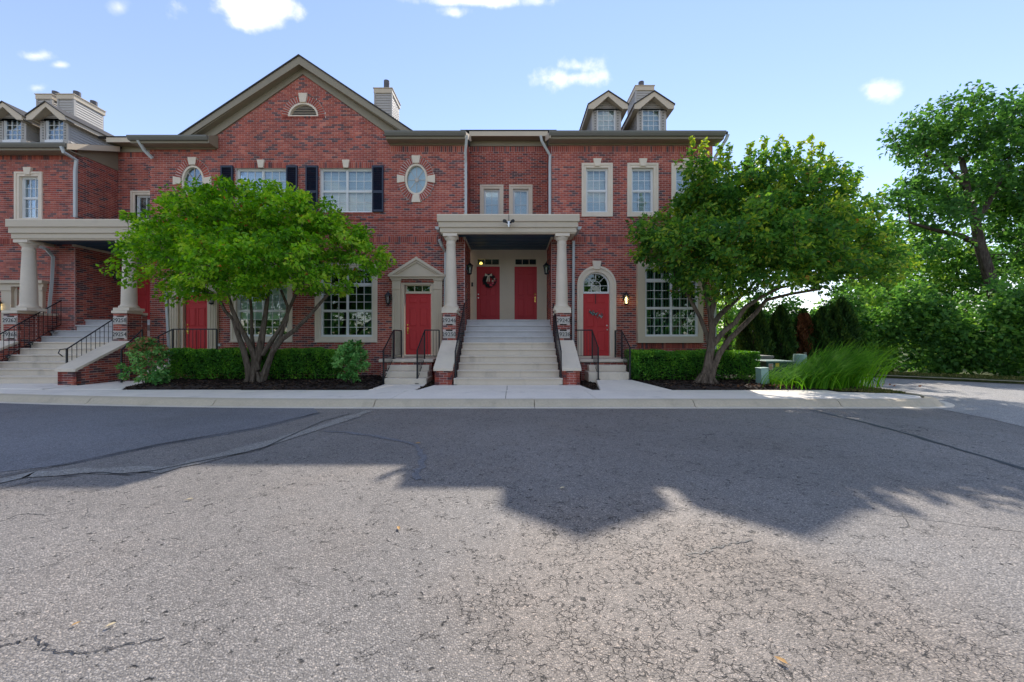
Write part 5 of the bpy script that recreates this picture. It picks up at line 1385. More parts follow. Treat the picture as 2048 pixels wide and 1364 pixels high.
def clusters_to_leaves(C, n_per, rad, size, rs, flat=.6, droop=.25, tone0=None, tv=.2, center=None):
    C = np.asarray(C); k = len(C); n = k*n_per
    base = np.repeat(C, n_per, 0)
    off = rs.normal(size=(n, 3)); off /= np.linalg.norm(off, axis=1, keepdims=True); off *= (rs.rand(n, 1)**.45)
    rr = np.repeat(rad*(.7+.6*rs.rand(k)), n_per)[:, None]
    P = base+off*rr*np.array([1, 1, flat])
    out = off.copy()
    if center is not None: out += (base-np.asarray(center))/(np.linalg.norm(base-np.asarray(center), axis=1, keepdims=True)+.01)*.5
    D = out+rs.normal(size=(n, 3))*.55; D[:, 2] -= droop
    S = size*(.5+1.0*rs.rand(n))
    t0 = rs.rand(k)*.62+.18 if tone0 is None else tone0
    T = np.clip(np.repeat(t0, n_per)+rs.normal(size=n)*tv, 0, 1)
    return P, D, S, T

def grow(stems, att, rs, seg=.32, up=.12, tip=.005, power=2.5):
    """stems: polylines [(x,y,z,r)..]; att: attractor points. Returns MB with limbs"""
    pos = []; par = []; rmin = []
    for st in stems:
        prev = st.get('from', -1)
        for q in st['pts']:
            pos.append(np.array(q[:3])); par.append(prev); rmin.append(q[3]); prev = len(pos)-1
    allow = [i for i in range(len(pos))]
    att = sorted(att, key=lambda a: min(np.linalg.norm(np.array(a)-p) for p in pos))
    for a in att:
        a = np.array(a); A_ = np.array(pos); d = np.linalg.norm(A_-a, axis=1)
        cost = d+np.where(A_[:, 2] > a[2]+.15, .5, 0)+np.where(np.array(rmin) > .085, .6, 0)
        i = int(np.argmin(cost)); p = pos[i]; L = d[i]
        if L < .08: continue
        n = max(1, int(L/seg)); cur = i
        for k in range(1, n+1):
            t = k/n; q = p+(a-p)*t; q = q+np.array([0, 0, up*L*math.sin(math.pi*t)*.5])+(rs.normal(size=3)*.05*min(1, L) if k < n else 0)
            pos.append(q); par.append(cur); rmin.append(0); cur = len(pos)-1
    N = len(pos); ch = [[] for _ in range(N)]
    for i, p in enumerate(par):
        if p >= 0: ch[p].append(i)
    acc = [0.0]*N
    for i in range(N-1, -1, -1):
        acc[i] = max(sum(acc[c] for c in ch[i]), tip**power)
    rad = [max(acc[i]**(1/power), rmin[i]) for i in range(N)]
    mb = MB(); done = set()
    for i in range(N):
        if par[i] >= 0 and i in done: continue
        chain = [i] if par[i] < 0 else [par[i], i]; done.add(i); c = i
        while ch[c]:
            nx = max(ch[c], key=lambda q: rad[q])
            if nx in done: break
            chain.append(nx); done.add(nx); c = nx
        if len(chain) < 2: continue
        rr = [rad[q] for q in chain]
        if par[i] >= 0 and rr[0] > rr[1]*1.3: rr[0] = rr[1]*1.15
        big = max(rr) > .06
        mb.tube([pos[q] for q in chain], rr, 16 if big else (6 if max(rr) > .02 else 4), cap=False, rough=.16 if big else .06)
    return mb

def lobes_px(lobes, Y, rs, dens, ydepth, sag=None, xm=1):
    """ellipses in photo pixels at depth Y turned into points in ellipsoids; (px,py,rx,ry[,dy])"""
    pts = []
    for l in lobes:
        px, py, rx, ry = l[:4]; yc = Y+(l[4] if len(l) > 4 else 0); cx, cz = X(px, yc), Z(py, yc); a, c = rx*yc/FP, ry*yc/FP; b_ = min(ydepth, max(a*.8, .5))
        n = max(3, int(dens*a*b_*c*4.19))
        for _ in range(n):
            v = rs.normal(size=3); v /= np.linalg.norm(v); v *= rs.rand()**.28
            pts.append((cx+v[0]*a, yc+v[1]*b_, cz+v[2]*c))
    return pts

G_BRIGHT = [(0, (0.0558, 0.1595, 0.0174)), (0.35, (0.1356, 0.3407, 0.029)), (0.7, (0.2552, 0.522, 0.0464)), (0.93, (0.4466, 0.62, 0.0798)), (0.97, (0.5423, 0.377, 0.087)), (1, (0.5742, 0.203, 0.0725))]
G_DEEP = [(0, (0.0368, 0.1063, 0.025)), (0.4, (0.0788, 0.2188, 0.0425)), (0.75, (0.1838, 0.35, 0.0525)), (0.95, (0.3675, 0.4625, 0.0688)), (1, (0.4463, 0.225, 0.0625))]
G_WOOD = [(0, (0.042, 0.12, 0.0312)), (0.4, (0.096, 0.24, 0.054)), (0.8, (0.186, 0.372, 0.066)), (1, (0.312, 0.48, 0.102))]
G_HEDGE = [(0, (0.0406, 0.1305, 0.0261)), (0.5, (0.1015, 0.3045, 0.0377)), (1, (0.261, 0.522, 0.0508))]
G_ARB = [(0, (0.0156, 0.0468, 0.0156)), (0.6, (0.0442, 0.1105, 0.026)), (1, (0.104, 0.182, 0.0325))]
G_SHRUB = [(0, (0.052, 0.169, 0.039)), (0.5, (0.13, 0.351, 0.0845)), (0.9, (0.312, 0.559, 0.169)), (1, (0.468, 0.234, 0.117))]
M['leaf_bright'] = foliage('bright_maple_leaf', G_BRIGHT, .5); M['leaf_deep'] = foliage('deep_maple_leaf', G_DEEP, .5); M['leaf_wood'] = foliage('wood_leaf', G_WOOD, .5)
M['leaf_hedge'] = foliage('hedge_leaf', G_HEDGE, .25); M['leaf_arb'] = foliage('arborvitae_spray', G_ARB, .2); M['leaf_shrub'] = foliage('shrub_leaf', G_SHRUB, .3)
M['leaf_brown'] = foliage('dead_spray', [(0, (.09, .04, .02)), (1, (.30, .14, .065))], .25)
M['grassblade'] = foliage('grass_blade', [(0, (.045, .15, .018)), (.5, (.11, .31, .03)), (1, (.22, .44, .05))], .5, .8)
M['lawnblade'] = foliage('lawn_blade', [(0, (.06, .10, .02)), (.5, (.14, .18, .04)), (1, (.36, .30, .12))], .3)

# ---- left maple, many stems
rs = np.random.RandomState(21)
TY = 10.9
def W(px, py, y): return (X(px, y), y, Z(py, y))
def stem(lst, frm=-1): return {'pts': [(*W(a, b_, y), r) for a, b_, y, r in lst], 'from': frm}
lt = thing('maple_tree', W(515, 762, 10.75), 'broad bright green maple with many grey stems in front of the gabled house', 'tree', 'ornamental trees in front of the row')
lobes = [(500, 425, 150, 52), (420, 440, 90, 55, .2), (590, 440, 90, 55, -.2), (330, 480, 75, 60), (290, 515, 52, 50, -.3), (262, 535, 26, 32, -.2), (385, 510, 95, 60, -.9), (480, 520, 110, 62, -1.2), (580, 520, 95, 55, -1.0),
         (500, 500, 150, 70, .7), (660, 490, 80, 50), (712, 510, 62, 58), (745, 535, 34, 50, -.2), (630, 560, 80, 35, -.6), (455, 575, 90, 26, -.7), (360, 580, 65, 30, -.4), (315, 565, 40, 28), (560, 400, 60, 24), (470, 392, 60, 22), (690, 470, 40, 26)]
A_ = lobes_px(lobes, 10.75, rs, 13, 1.35)
A_ = [a for a in A_ if a[1] < 12.2]
stems = [stem([(505, 764, 10.75, .21), (508, 740, 10.75, .17), (515, 715, 10.76, .135), (522, 690, 10.78, .105), (528, 650, 10.85, .08), (535, 600, 10.95, .06), (540, 560, 11.0, .05)]),
         stem([(500, 765, 10.66, .12), (496, 735, 10.62, .095), (488, 700, 10.6, .085), (476, 668, 10.6, .075), (468, 640, 10.6, .07)], -1),
         stem([(524, 766, 10.72, .13), (534, 735, 10.72, .10), (545, 705, 10.7, .085), (565, 678, 10.65, .075), (590, 660, 10.6, .065), (620, 630, 10.55, .055), (655, 590, 10.5, .045)]),
         stem([(516, 740, 10.7, .10), (506, 705, 10.68, .085), (495, 680, 10.6, .08), (478, 650, 10.5, .07), (465, 620, 10.4, .06), (456, 590, 10.3, .05), (430, 560, 10.25, .045)]),
         stem([(525, 710, 10.78, .08), (545, 680, 10.8, .07), (565, 650, 10.82, .06), (580, 615, 10.9, .05), (595, 580, 10.95, .045)]),
         stem([(545, 700, 10.72, .07), (562, 670, 10.78, .06), (574, 640, 10.86, .052), (575, 612, 10.9, .048), (562, 580, 10.95, .042)]),
         stem([(508, 715, 10.82, .075), (504, 670, 10.95, .055), (503, 620, 11.1, .045), (500, 590, 11.15, .04)]),
         stem([(478, 650, 10.5, .06), (450, 622, 10.45, .05), (435, 590, 10.4, .04)])]
for st_ in stems: st_['pts'] = [(*q[:3], q[3]*.84) for q in st_['pts']]
grow(stems, A_, rs).build('trunk', M['bark'], lt, smooth=True)
fl = MB()
rr = random.Random(5)
for k in range(9):                                                  # root flare ridges
    a = 2*math.pi*k/9; c = Vector(W(511, 764, 10.73)); fl.tube([c+Vector((math.cos(a)*.12, math.sin(a)*.1, .28)), c+Vector((math.cos(a)*.22, math.sin(a)*.18, .07)), c+Vector((math.cos(a)*.34, math.sin(a)*.28, -.05))], [.03, .055, .03], 6)
fl.build('root', M['bark'], lt, smooth=True)
P, D, S, T = clusters_to_leaves(A_, 52, .27, .105, rs, .62, .45, center=W(500, 540, 10.75))
T = np.clip(T+.06, 0, 1); T = np.where(rs.rand(len(T)) < .005, 1, np.minimum(T, .92))
leaf_mesh('crown', P, D, S, T, .62, M['leaf_bright'], lt, seed=1)
print('left tree', len(A_), len(P))

# ---- right maple
rt_ = thing('maple_tree', W(1413, 766, 10.4), 'taller dark green maple with twisted trunk at the right end of the row', 'tree', 'ornamental trees in front of the row')
rs = np.random.RandomState(8)
lobes = [(1500, 385, 130, 60), (1440, 400, 90, 70, .2), (1590, 390, 100, 60), (1330, 465, 62, 45, -.2), (1300, 485, 44, 40), (1375, 500, 100, 62, -.4), (1480, 480, 130, 80, -1.0), (1580, 470, 120, 80, -.8), (1500, 450, 180, 90, .8),
         (1660, 430, 80, 75), (1690, 495, 90, 65), (1745, 510, 60, 52), (1780, 530, 34, 34), (1620, 530, 110, 40, -.6), (1700, 552, 80, 30, -.2), (1520, 545, 110, 42, -.7), (1420, 560, 75, 45, -.6), (1370, 555, 50, 35), (1690, 490, 90, 55, 2.2), (1600, 470, 110, 70, 2.3), (1755, 525, 50, 40, 1.6), (1280, 470, 34, 30, -.1), (1345, 430, 40, 34), (1400, 345, 40, 35), (1530, 340, 55, 32), (1600, 350, 50, 34), (1660, 375, 44, 36), (1465, 340, 40, 30)]
A2 = lobes_px(lobes, 10.45, rs, 11.5, 1.5)
A2 = [a for a in A2 if a[1] < 12.3 or a[0] > 6.9]
sh = []                                                              # upright shoots along the top
for px, py, h in ((1382, 322, 36), (1408, 318, 30), (1440, 325, 25), (1455, 325, 30), (1500, 325, 30), (1530, 318, 34), (1560, 320, 40), (1575, 325, 35), (1598, 330, 36), (1622, 325, 44), (1640, 335, 40), (1660, 345, 25), (1690, 370, 25), (1712, 378, 22)):
    y = 10.45+rs.normal()*.4
    for k in range(7): sh.append(W(px+rs.normal()*2.5, py+10-(h+16)*k/6, y))
stems = [stem([(1410, 768, 10.35, .20), (1415, 738, 10.38, .13), (1421, 700, 10.4, .105), (1424, 660, 10.42, .085), (1421, 630, 10.45, .072), (1415, 600, 10.5, .062), (1408, 570, 10.55, .05)]),
         stem([(1420, 764, 10.3, .11), (1427, 735, 10.3, .09), (1438, 708, 10.32, .08), (1457, 680, 10.35, .07), (1482, 655, 10.38, .062), (1512, 625, 10.4, .055), (1532, 600, 10.4, .048), (1580, 588, 10.4, .04), (1640, 578, 10.35, .03)]),
         stem([(1426, 690, 10.38, .08), (1445, 665, 10.3, .068), (1470, 645, 10.22, .06), (1490, 615, 10.15, .052), (1520, 595, 10.1, .045), (1560, 575, 10.1, .035)]),
         stem([(1422, 700, 10.45, .07), (1412, 665, 10.5, .06), (1400, 635, 10.55, .05), (1385, 608, 10.6, .05), (1370, 580, 10.65, .04)]),
         stem([(1424, 655, 10.42, .08), (1438, 632, 10.5, .07), (1455, 615, 10.6, .06), (1475, 598, 10.65, .05), (1500, 575, 10.7, .045)]),
         stem([(1421, 632, 10.45, .07), (1430, 600, 10.4, .06), (1440, 570, 10.4, .05)])]
grow(stems, A2+sh[::2], rs).build('trunk', M['bark'], rt_, smooth=True)
fl = MB()
for k in range(9):
    a = 2*math.pi*k/9; c = Vector(W(1412, 768, 10.35)); fl.tube([c+Vector((math.cos(a)*.13, math.sin(a)*.12, .28)), c+Vector((math.cos(a)*.24, math.sin(a)*.2, .07)), c+Vector((math.cos(a)*.38, math.sin(a)*.3, -.05))], [.03, .06, .03], 6)
fl.build('root', M['bark'], rt_, smooth=True)
P, D, S, T = clusters_to_leaves(A2, 46, .29, .115, rs, .7, .5, center=W(1520, 560, 10.45))
P2, D2, S2, T2 = clusters_to_leaves(sh, 16, .11, .115, rs, 1.0, -.1)
P = np.concatenate([P, P2]); D = np.concatenate([D, D2]); S = np.concatenate([S, S2]); T = np.concatenate([T, T2+.35])
T = np.where(rs.rand(len(T)) < .004, 1, np.minimum(T+.05, .95))
leaf_mesh('crown', P, D, S, T, .6, M['leaf_deep'], rt_, seed=2)
print('right tree', len(A2), len(P))

# ---- big maple at the right edge and the wood behind it
def wood_tree(name, label, base, stems, lobes, Y, dens, n_per, rad, size, seed, mat='leaf_wood', ydepth=2.6, group='trees of the wood beyond the drive', tone=.0, bark='barkdark'):
    rs = np.random.RandomState(seed)
    t = thing(name, base, label, 'tree', group)
    A = lobes_px(lobes, Y, rs, dens, ydepth)
    grow(stems, A, rs, seg=.6, tip=.010).build('trunk', M[bark], t, smooth=True)
    P, D, S, T = clusters_to_leaves(A, n_per, rad, size, rs, .75, .35)
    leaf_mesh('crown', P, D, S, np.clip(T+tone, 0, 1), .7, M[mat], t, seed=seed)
    print(name, len(A), len(P)); return t
def st2(lst): return {'pts': [(*W(a, b_, y), r) for a, b_, y, r in lst]}
Yb_ = 18.0
wood_tree('oak_tree', 'tall leaning tree with dark trunk rising over the right edge', W(2020, 718, Yb_), [st2([(2030, 735, Yb_, .34), (2012, 660, Yb_, .28), (1995, 600, Yb_, .25), (1975, 540, Yb_, .22), (1960, 490, Yb_, .19), (1950, 440, Yb_, .16), (1935, 380, Yb_, .13), (1925, 320, Yb_, .10)]),
          st2([(1960, 490, Yb_, .12), (1920, 470, Yb_-.3, .10), (1870, 460, Yb_-.5, .08), (1820, 445, Yb_-.6, .05)]), st2([(1952, 450, Yb_, .12), (1990, 380, Yb_, .10), (2020, 320, Yb_, .08)]), st2([(1935, 380, Yb_, .08), (1890, 330, Yb_, .06), (1850, 310, Yb_, .04)])],
          [(1830, 262, 52, 30), (1800, 300, 34, 16), (1885, 235, 66, 44), (1910, 215, 34, 28), (1960, 270, 90, 60), (2020, 225, 56, 46), (2070, 230, 60, 60), (1875, 300, 60, 36), (1900, 360, 75, 46), (1850, 385, 60, 40), (1795, 395, 46, 22), (1765, 405, 36, 16), (1975, 395, 75, 50, 1.2), (2040, 350, 80, 80), (1870, 440, 70, 36), (1830, 440, 50, 28), (1900, 505, 60, 34, 2.2), (2040, 470, 60, 60, 1.5), (1850, 500, 50, 30), (2110, 430, 90, 120), (1960, 560, 50, 36, 2.6)],
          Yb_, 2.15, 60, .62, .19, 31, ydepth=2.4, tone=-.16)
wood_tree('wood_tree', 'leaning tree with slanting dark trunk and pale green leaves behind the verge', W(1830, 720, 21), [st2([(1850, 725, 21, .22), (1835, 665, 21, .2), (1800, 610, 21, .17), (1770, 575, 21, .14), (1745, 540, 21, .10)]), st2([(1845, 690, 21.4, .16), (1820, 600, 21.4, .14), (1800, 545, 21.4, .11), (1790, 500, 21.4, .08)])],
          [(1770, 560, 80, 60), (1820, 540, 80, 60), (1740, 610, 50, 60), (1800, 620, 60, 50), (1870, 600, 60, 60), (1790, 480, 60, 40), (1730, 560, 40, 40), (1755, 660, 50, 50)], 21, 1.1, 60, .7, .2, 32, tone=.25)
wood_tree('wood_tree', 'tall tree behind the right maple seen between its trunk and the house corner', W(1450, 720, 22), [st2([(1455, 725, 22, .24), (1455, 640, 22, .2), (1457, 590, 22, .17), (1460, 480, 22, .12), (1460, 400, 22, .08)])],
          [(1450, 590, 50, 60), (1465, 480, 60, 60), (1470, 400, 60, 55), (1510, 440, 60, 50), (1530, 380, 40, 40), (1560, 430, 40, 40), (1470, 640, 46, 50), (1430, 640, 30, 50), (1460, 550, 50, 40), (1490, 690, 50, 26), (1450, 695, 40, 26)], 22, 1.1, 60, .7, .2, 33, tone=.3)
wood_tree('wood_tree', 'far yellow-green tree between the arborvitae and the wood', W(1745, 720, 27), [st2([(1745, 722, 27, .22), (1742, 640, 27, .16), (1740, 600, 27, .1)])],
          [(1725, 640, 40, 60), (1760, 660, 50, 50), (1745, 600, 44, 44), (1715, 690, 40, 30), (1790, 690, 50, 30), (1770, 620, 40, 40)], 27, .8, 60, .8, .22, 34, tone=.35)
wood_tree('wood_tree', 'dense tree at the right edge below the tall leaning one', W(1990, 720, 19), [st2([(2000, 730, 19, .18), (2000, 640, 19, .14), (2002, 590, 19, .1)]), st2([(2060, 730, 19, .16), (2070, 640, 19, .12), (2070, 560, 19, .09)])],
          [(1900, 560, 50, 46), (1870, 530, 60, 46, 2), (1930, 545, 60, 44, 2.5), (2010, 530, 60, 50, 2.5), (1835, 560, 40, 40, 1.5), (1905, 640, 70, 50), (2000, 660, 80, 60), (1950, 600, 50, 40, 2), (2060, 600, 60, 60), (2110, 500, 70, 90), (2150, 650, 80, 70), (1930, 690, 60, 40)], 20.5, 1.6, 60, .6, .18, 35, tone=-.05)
rs = np.random.RandomState(41)
# understory: one leafy mass
C = []
path = [(10.9, 18.2), (11.9, 16.6), (13.6, 14.9), (16.4, 12.9), (19.5, 10.9), (24, 8)]
for i in range(len(path)-1):
    a, b_ = np.array(path[i]), np.array(path[i+1]); L = np.linalg.norm(b_-a); nrm_ = np.array([b_[1]-a[1], -(b_[0]-a[0])])/L*-1
    for _ in range(int(L*78)):
        t = rs.rand(); dpt = abs(rs.normal())*.9; hmax = 2.0+.8*math.sin(t*7+i*2.1)+dpt*.7
        p = a+(b_-a)*t+nrm_*dpt*1.0; z = rs.rand()**.8*max(.4, hmax)
        C.append((p[0], p[1], z+.05))
P, D, S, T = clusters_to_leaves(C, 52, .42, .145, rs, .8, .4)
un = leaf_mesh('understory', P, D, S, T-.08, .7, M['leaf_wood'], None, seed=6)
tag(un, 'dense dark understory bushes along the far side of the drive', 'bushes')
print('understory', len(P))
# distant wood closing the view behind the houses and far right
C = []
for k in range(900):
    x = rs.uniform(8, 75); y = 42+rs.uniform(-3, 3); z = rs.rand()*(4.2+1.6*math.sin(x*.35)+1.0*math.sin(x*.9+1)); C.append((x, y, z))
P, D, S, T = clusters_to_leaves(C, 30, 1.1, .42, rs, .85, .3)
tag(leaf_mesh('far_wood', P, D, S, T+.1, .8, M['leaf_wood'], None, seed=7), 'distant line of trees behind the arborvitae', 'woodland')

# wood across the lot, behind the camera: it shows in the lower windows
C = []
for k in range(1500):
    x = rs.uniform(-60, 60); y = -27+rs.uniform(-2.5, 2.5); z = rs.rand()*(8.2+1.5*math.sin(x*.31)+1.2*math.sin(x*.8+1)); C.append((x, y, z))
P, D, S, T = clusters_to_leaves(C, 22, 1.3, .55, rs, .85, .3)
tag(leaf_mesh('lot_wood', P, D, S, T, .8, M['leaf_wood'], None, seed=12), 'line of trees across the parking lot, mirrored in the lower windows', 'woodland')

# ---- arborvitae
def arborvitae(px, top, bot, hw, Y, label, seed, brown=0, mat='leaf_arb'):
    rs = np.random.RandomState(seed); base = W(px, bot, Y); zt = Z(top, Y); h = zt-0; r0 = hw*Y/FP
    t = thing('arborvitae', (base[0], Y, 0), label, 'shrub', 'arborvitae behind the utility boxes')
    MB().tube([(base[0], Y, -.05), (base[0]+.03, Y, h*.5), (base[0], Y, h*.9)], [.07, .05, .02], 6).build('trunk', M['barkdark'], t)
    n = 5200; u_ = rs.rand(n)**.85; a = rs.rand(n)*6.283
    prof = np.interp(u_, [0, .08, .35, .7, .9, 1], [.75, .95, 1, .72, .36, .06]); lump = 1+.16*np.sin(a*5+u_*11)+.10*np.sin(a*9-u_*17)
    rr_ = r0*prof*lump*(.55+.45*rs.rand(n)**.4)
    P = np.stack([base[0]+rr_*np.cos(a), Y+rr_*np.sin(a), u_*h+.05], 1); D = np.stack([np.cos(a)*.55, np.sin(a)*.55, np.ones(n)], 1)+rs.normal(size=(n, 3))*.25
    T = np.clip(.5+.25*np.sin(a*5+u_*11)+rs.normal(size=n)*.2, 0, 1); S = .13*(.7+.7*rs.rand(n))
    if brown:
        bm = (np.cos(a+1.7) > .2) & (u_ > .15) & (u_ < .93)
        leaf_mesh('dead_spray', P[bm], D[bm], S[bm], T[bm], .45, M['leaf_brown'], t, seed=seed); P, D, S, T = P[~bm], D[~bm], S[~bm], T[~bm]
    leaf_mesh('foliage', P, D, S, T, .45, M[mat], t, seed=seed)
arborvitae(1507, 606, 722, 30, 15.2, 'dark arborvitae nearest the house corner', 51)
arborvitae(1561, 614, 722, 25, 15.4, 'slim dark arborvitae second from the house', 52)
arborvitae(1607, 622, 722, 23, 15.6, 'arborvitae with a browned dead side', 53, brown=1)
arborvitae(1645, 618, 722, 28, 15.2, 'arborvitae between the browned one and the tallest one', 54)
arborvitae(1684, 598, 722, 30, 15.0, 'tallest arborvitae at the right end of its row', 55)

# ---- hedges
def hedge(label, x0, x1, y0, y1, z1, n, seed):
    rs = np.random.RandomState(seed)
    t = thing('hedge', ((x0+x1)/2, (y0+y1)/2, 0), label, 'hedge', 'clipped hedges along the house fronts')
    P = []; N = []
    dims = np.array([x1-x0, y1-y0, z1-.12])
    areas = [dims[0]*dims[2]*1.3, dims[0]*dims[1], dims[1]*dims[2], dims[1]*dims[2]]; areas = np.array(areas)/sum(areas)
    face = rs.choice(4, n, p=areas); u_ = rs.rand(n); v_ = rs.rand(n); d = rs.rand(n)**1.6*.16
    x = np.where(face == 2, x0+d, np.where(face == 3, x1-d, x0+u_*dims[0])); y = np.where(face == 0, y0+d, np.where(face == 1, y0+v_*dims[1], y0+u_*dims[1])); z = np.where(face == 1, z1-d, .12+v_*dims[2])
    # rounded corners and uneven clip
    wob = .035*np.sin(x*3.1+z*2)+.025*np.sin(x*7.3+1)+.02*np.sin(x*17+z*9)
    y = y+np.where(face == 0, wob+.05*np.clip((z-z1+.12)/.12, 0, 1)**2-.02*np.clip((.35-z)/.3, -1, 1), 0); z = z+np.where(face == 1, wob*.7, 0)
    # sparser near the ground
    keep = (z > .3) | (rs.rand(n) < .55)
    P = np.stack([x, y, z], 1)[keep]; fo = face[keep]; m = len(P)
    nv = np.array([[0, -1, .25], [0, 0, 1], [-1, 0, .2], [1, 0, .2]])[fo]
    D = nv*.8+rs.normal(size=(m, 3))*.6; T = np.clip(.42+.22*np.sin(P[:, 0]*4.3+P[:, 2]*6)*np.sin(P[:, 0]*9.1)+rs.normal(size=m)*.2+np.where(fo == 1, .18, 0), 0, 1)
    leaf_mesh('foliage', P, D, .055*(.7+.6*rs.rand(m)), T, .6, M['leaf_hedge'], t, seed=seed)
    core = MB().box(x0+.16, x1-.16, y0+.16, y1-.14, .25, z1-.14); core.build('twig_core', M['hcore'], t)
    st = MB(); rr = random.Random(seed)
    for k in range(int((x1-x0)*9)):
        xx = rr.uniform(x0+.1, x1-.1); yy = rr.uniform(y0+.1, y1-.1); st.tube([(xx, yy, 0), (xx+rr.gauss(0, .05), yy+rr.gauss(0, .05), .4)], .010, 4)
    st.build('stem', M['barkdark'], t, kind='stuff')
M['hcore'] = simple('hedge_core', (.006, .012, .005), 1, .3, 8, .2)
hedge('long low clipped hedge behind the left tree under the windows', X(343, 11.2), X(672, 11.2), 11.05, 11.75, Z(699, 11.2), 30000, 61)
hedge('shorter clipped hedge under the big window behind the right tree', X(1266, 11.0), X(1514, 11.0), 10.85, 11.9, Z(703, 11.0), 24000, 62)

# ---- loose shrubs
def shrub(label, px, Y, w_, h_, seed, n=46, brown=0.02):
    rs = np.random.RandomState(seed); c = W(px, 770, Y)
    t = thing('shrub', (c[0], Y, .05), label, 'shrub', 'loose leafy shrubs in the left mulch bed')
    att = []
    for k in range(n):
        a = rs.rand()*6.283; u_ = rs.rand()**.6; z = .12+rs.rand()**.8*h_*.9; wd = w_*math.sin(math.pi*min(1, .18+.75*z/h_))**.7
        att.append((c[0]+math.cos(a)*wd*u_, Y+math.sin(a)*wd*u_*.8, z+.05))
    grow([{'pts': [(c[0]+dx, Y+dy, 0, .012), (c[0]+dx*2, Y+dy*2, .2, .011)]} for dx, dy in ((0, 0), (.05, .03), (-.06, .02), (.02, -.05))], att, rs, seg=.2, tip=.003).build('stem', M['barkdark'], t)
    P, D, S, T = clusters_to_leaves(att, 40, .13, .085, rs, .8, .35)
    T = np.where(rs.rand(len(T)) < brown*(1+6*(P[:, 2] > h_*.8)), 1, np.minimum(T, .9))
    leaf_mesh('foliage', P, D, S, T, .55, M['leaf_shrub'], t, seed=seed)
shrub('open leafy shrub with reddish tips beside the left stoop walk', 290, 10.25, .62, 1.22, 71, 58, .05)
shrub('dense pale green shrub in front of the right end of the long hedge', 703, 10.15, .50, 1.12, 72, 62, .004)
shrub('low leafy tuft at the foot of the open shrub', 318, 9.95, .26, .28, 73, 12, 0)

# ---- ornamental grass, leaning to the right
def ornamental(px, Y, label):
    rs = np.random.RandomState(81); t = thing('ornamental_grass', W(px, 775, Y), label, 'grass', None)
    mb = MB(); n = 3000
    for k in range(n):
        bx = X(px, Y)+rs.normal()*.52; by = Y+rs.normal()*.26; L = (.52+rs.rand()*.58)*(.62+.75*min(1, max(0, (bx-X(px, Y)+.9)/1.3)))+.12; lean = .55+rs.rand()*.85; az = rs.normal()*.35
        if rs.rand() < .16: az += math.pi*.9; L *= .55
        pts = []; w0 = .008+.006*rs.rand()
        for j in range(7):
            s = j/6; ang = .18+lean*s; 
            pts.append((s, ang))
        x = y = z = 0.0; P3 = [(bx, by, .04)]
        for j in range(1, 7):
            ang = .12+lean*1.25*(j/6)**1.1; dl = L/6; x += dl*math.sin(ang); z += dl*math.cos(ang)
            P3.append((bx+x*math.cos(az), by+x*math.sin(az), .04+z))
        sv = Vector((-math.sin(az), math.cos(az), .4)).normalized()
        vs = []
        for j, q in enumerate(P3):
            ww = w0*(1-(j/6)**2*.95); vs += [Vector(q)+sv*ww, Vector(q)-sv*ww]
        mb.add(vs, [(2*j, 2*j+1, 2*j+3, 2*j+2) for j in range(6)], float(np.clip(.5+rs.normal()*.25, 0, 1)))
    mb.build('blade', M['grassblade'], t, kind='stuff')
ornamental(1628, 10.1, 'big tuft of ornamental grass arching to the right by the sidewalk corner')
# dead leaves at its foot
rs = np.random.RandomState(83)
n = 420; P = np.stack([X(1600, 9.8)+rs.normal(size=n)*1.0, 9.72+np.abs(rs.normal(size=n))*.22, .05+rs.rand(n)*.05], 1)
leaf_mesh('leaf_litter', P, rs.normal(size=(n, 3))*np.array([1, 1, .2]), .07*(.6+.8*rs.rand(n)), rs.rand(n), .6, M['leaf_brown'], None, seed=9)
tag(bpy.data.objects['leaf_litter'], 'dry brown leaf litter at the foot of the ornamental grass', 'leaves')
# lawn blades: strip by the corner and the far verge
def lawn(name, label, xy, seed, h=.07):
    rs = np.random.RandomState(seed); n = len(xy); P = np.concatenate([xy, np.full((n, 1), h*.35)], 1)
    D = rs.normal(size=(n, 3))*.45; D[:, 2] = 1
    o = leaf_mesh(name, P, D, h*(.6+.8*rs.rand(n)), rs.rand(n), .16, M['lawnblade'], None, seed=seed); tag(o, label, 'grass')
a = rs.rand(9000, 2)*np.array([1.35, 2.6])+np.array([8.15, 9.0]); a = a[(a[:, 0] < 9.45) & (a[:, 1] > 9.0+(a[:, 0]-8.1)*-.0+np.where(a[:, 0] < 8.6, .35, 0)) & (a[:, 0] > 8.0+.25*(a[:, 1]-9.0))]
lawn('corner_grass', 'short dry grass strip at the rounded sidewalk corner', a, 84)
vv = []
for (p, q) in zip(VL[:-1], VL[1:]):
    p, q = np.array(p), np.array(q); L = np.linalg.norm(q-p); k = int(L*700); t = rs.rand(k, 1); dn = np.array([q[1]-p[1], -(q[0]-p[0])])/L*-1
    vv.append(p+(q-p)*t+dn*(.05+rs.rand(k, 1)*.9))
lawn('verge_grass', 'short dry grass along the far edge of the drive', np.concatenate(vv), 85, .09)

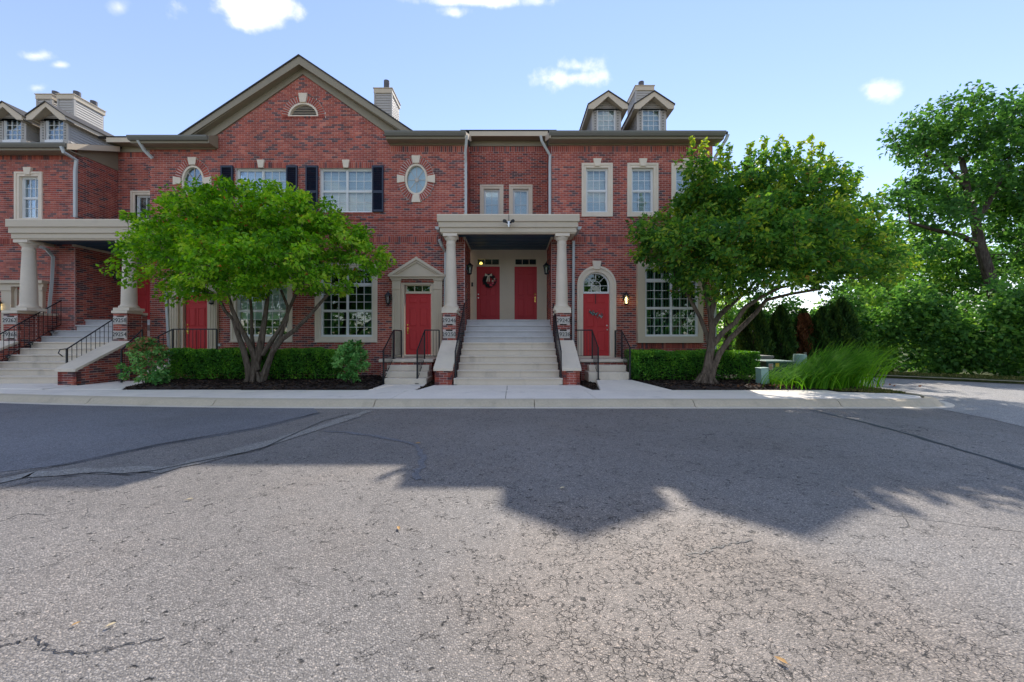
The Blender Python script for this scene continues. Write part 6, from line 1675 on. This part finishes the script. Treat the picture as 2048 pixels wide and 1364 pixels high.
# ---- utility boxes
def pedestal(px, top, bot, hw, Y, label, tilt=0, rnd=False):
    x, z1 = X(px, Y), Z(top, Y); r = hw*Y/FP
    t = thing('utility_pedestal', (x, Y, 0), label, 'utility box', 'pale green utility pedestals')
    if rnd:
        MB().lathe([(r*1.05, -.05), (r*1.05, z1*.35), (r*.97, z1*.36), (r*.97, z1-.05), (r*.9, z1-.01), (0, z1)], x, Y, 18).build('body', M['pedestal'], t, smooth=True)
        boxo('hinge', M['greytop'], t, x+r*.75, x+r*1.0, Y-.03, Y+.03, z1-.02, z1+.06)
    else:
        MB().prism([(x-r, Y-r), (x+r*.55, Y-r), (x+r, Y-r*.5), (x+r, Y+r), (x-r, Y+r)], 'z', -.02, z1*.40).build('base', M['pedestal'], t, bevel=.01)
        MB().prism([(x-r*.94, Y-r*.94), (x+r*.52, Y-r*.94), (x+r*.94, Y-r*.47), (x+r*.94, Y+r*.94), (x-r*.94, Y+r*.94)], 'z', z1*.40, z1-.03).build('body', M['pedestal'], t, bevel=.01)
        MB().prism([(x-r, Y-r), (x+r*.55, Y-r), (x+r, Y-r*.5), (x+r, Y+r), (x-r, Y+r)], 'z', z1-.03, z1).build('cap', M['pedestal'], t, bevel=.01)
    for o in t.children: o.rotation_euler.y = 0
    t.rotation_euler.y = tilt
pedestal(1527, 735, 768, 9.5, 10.2, 'pale green square pedestal in the mulch in front of the dark green box', -.05)
pedestal(1598, 708, 760, 11.5, 11.6, 'pale green round pedestal behind the ornamental grass', .04, True)
Y0 = 11.3; x0, x1 = X(1533, Y0), X(1588, Y0); z1 = Z(722, Y0)
tf = thing('transformer_box', ((x0+x1)/2, Y0+.4, 0), 'dark green transformer box with warning label behind the square pedestal', 'utility box')
boxo('pad', M['step'], tf, x0-.12, x1+.12, Y0-.1, Y0+.9, -.05, .10)
boxo('cabinet', M['greenbox'], tf, x0, x1, Y0, Y0+.8, .10, z1-.05, bevel=.015)
boxo('lid', M['greentop'] if 'greentop' in M else M['greytop'], tf, x0-.04, x1+.04, Y0-.04, Y0+.84, z1-.05, z1, bevel=.01)
M['labelw'] = simple('label_white', (.66, .60, .55), .6); M['labelo'] = simple('label_orange', (.55, .16, .06), .6); M['labely'] = simple('label_yellow', (.75, .50, .05), .6)
lb = boxo('warning_label', M['labelw'], tf, X(1537, Y0), X(1546, Y0), Y0-.006, Y0-.001, Z(740, Y0), Z(727, Y0))
for k in range(4): boxo('label_print', M['labelo'], lb, X(1537.8, Y0), X(1545.2-(k % 2)*1.5, Y0), Y0-.009, Y0-.0065, Z(730.3+k*2.8, Y0), Z(728.6+k*2.8, Y0))
boxo('warning_label', M['labely'], tf, X(1551, Y0), X(1558, Y0), Y0-.006, Y0-.001, Z(734, Y0), Z(726, Y0))
Y1 = 12.6; ax, aw = X(1526, Y1), .36
ac = thing('air_conditioner', (ax, Y1+.4, 0), 'grey air conditioner unit behind the end of the shorter hedge', 'air conditioner')
boxo('base', M['step'], ac, ax-aw-.05, ax+aw+.05, Y1-.05, Y1+.8, -.05, .08); boxo('casing', M['greytop'], ac, ax-aw+.02, ax+aw-.02, Y1+.02, Y1+.7, .08, Z(716, Y1)-.0)
for k in range(6): z = .14+k*.085; boxo('louvre', M['greytop'], ac, ax-aw, ax+aw, Y1, Y1+.72, z, z+.03)
boxo('top_cover', M['greytop'], ac, ax-aw-.01, ax+aw+.01, Y1-.01, Y1+.73, Z(716, Y1)+.001, Z(711.5, Y1), bevel=.01)
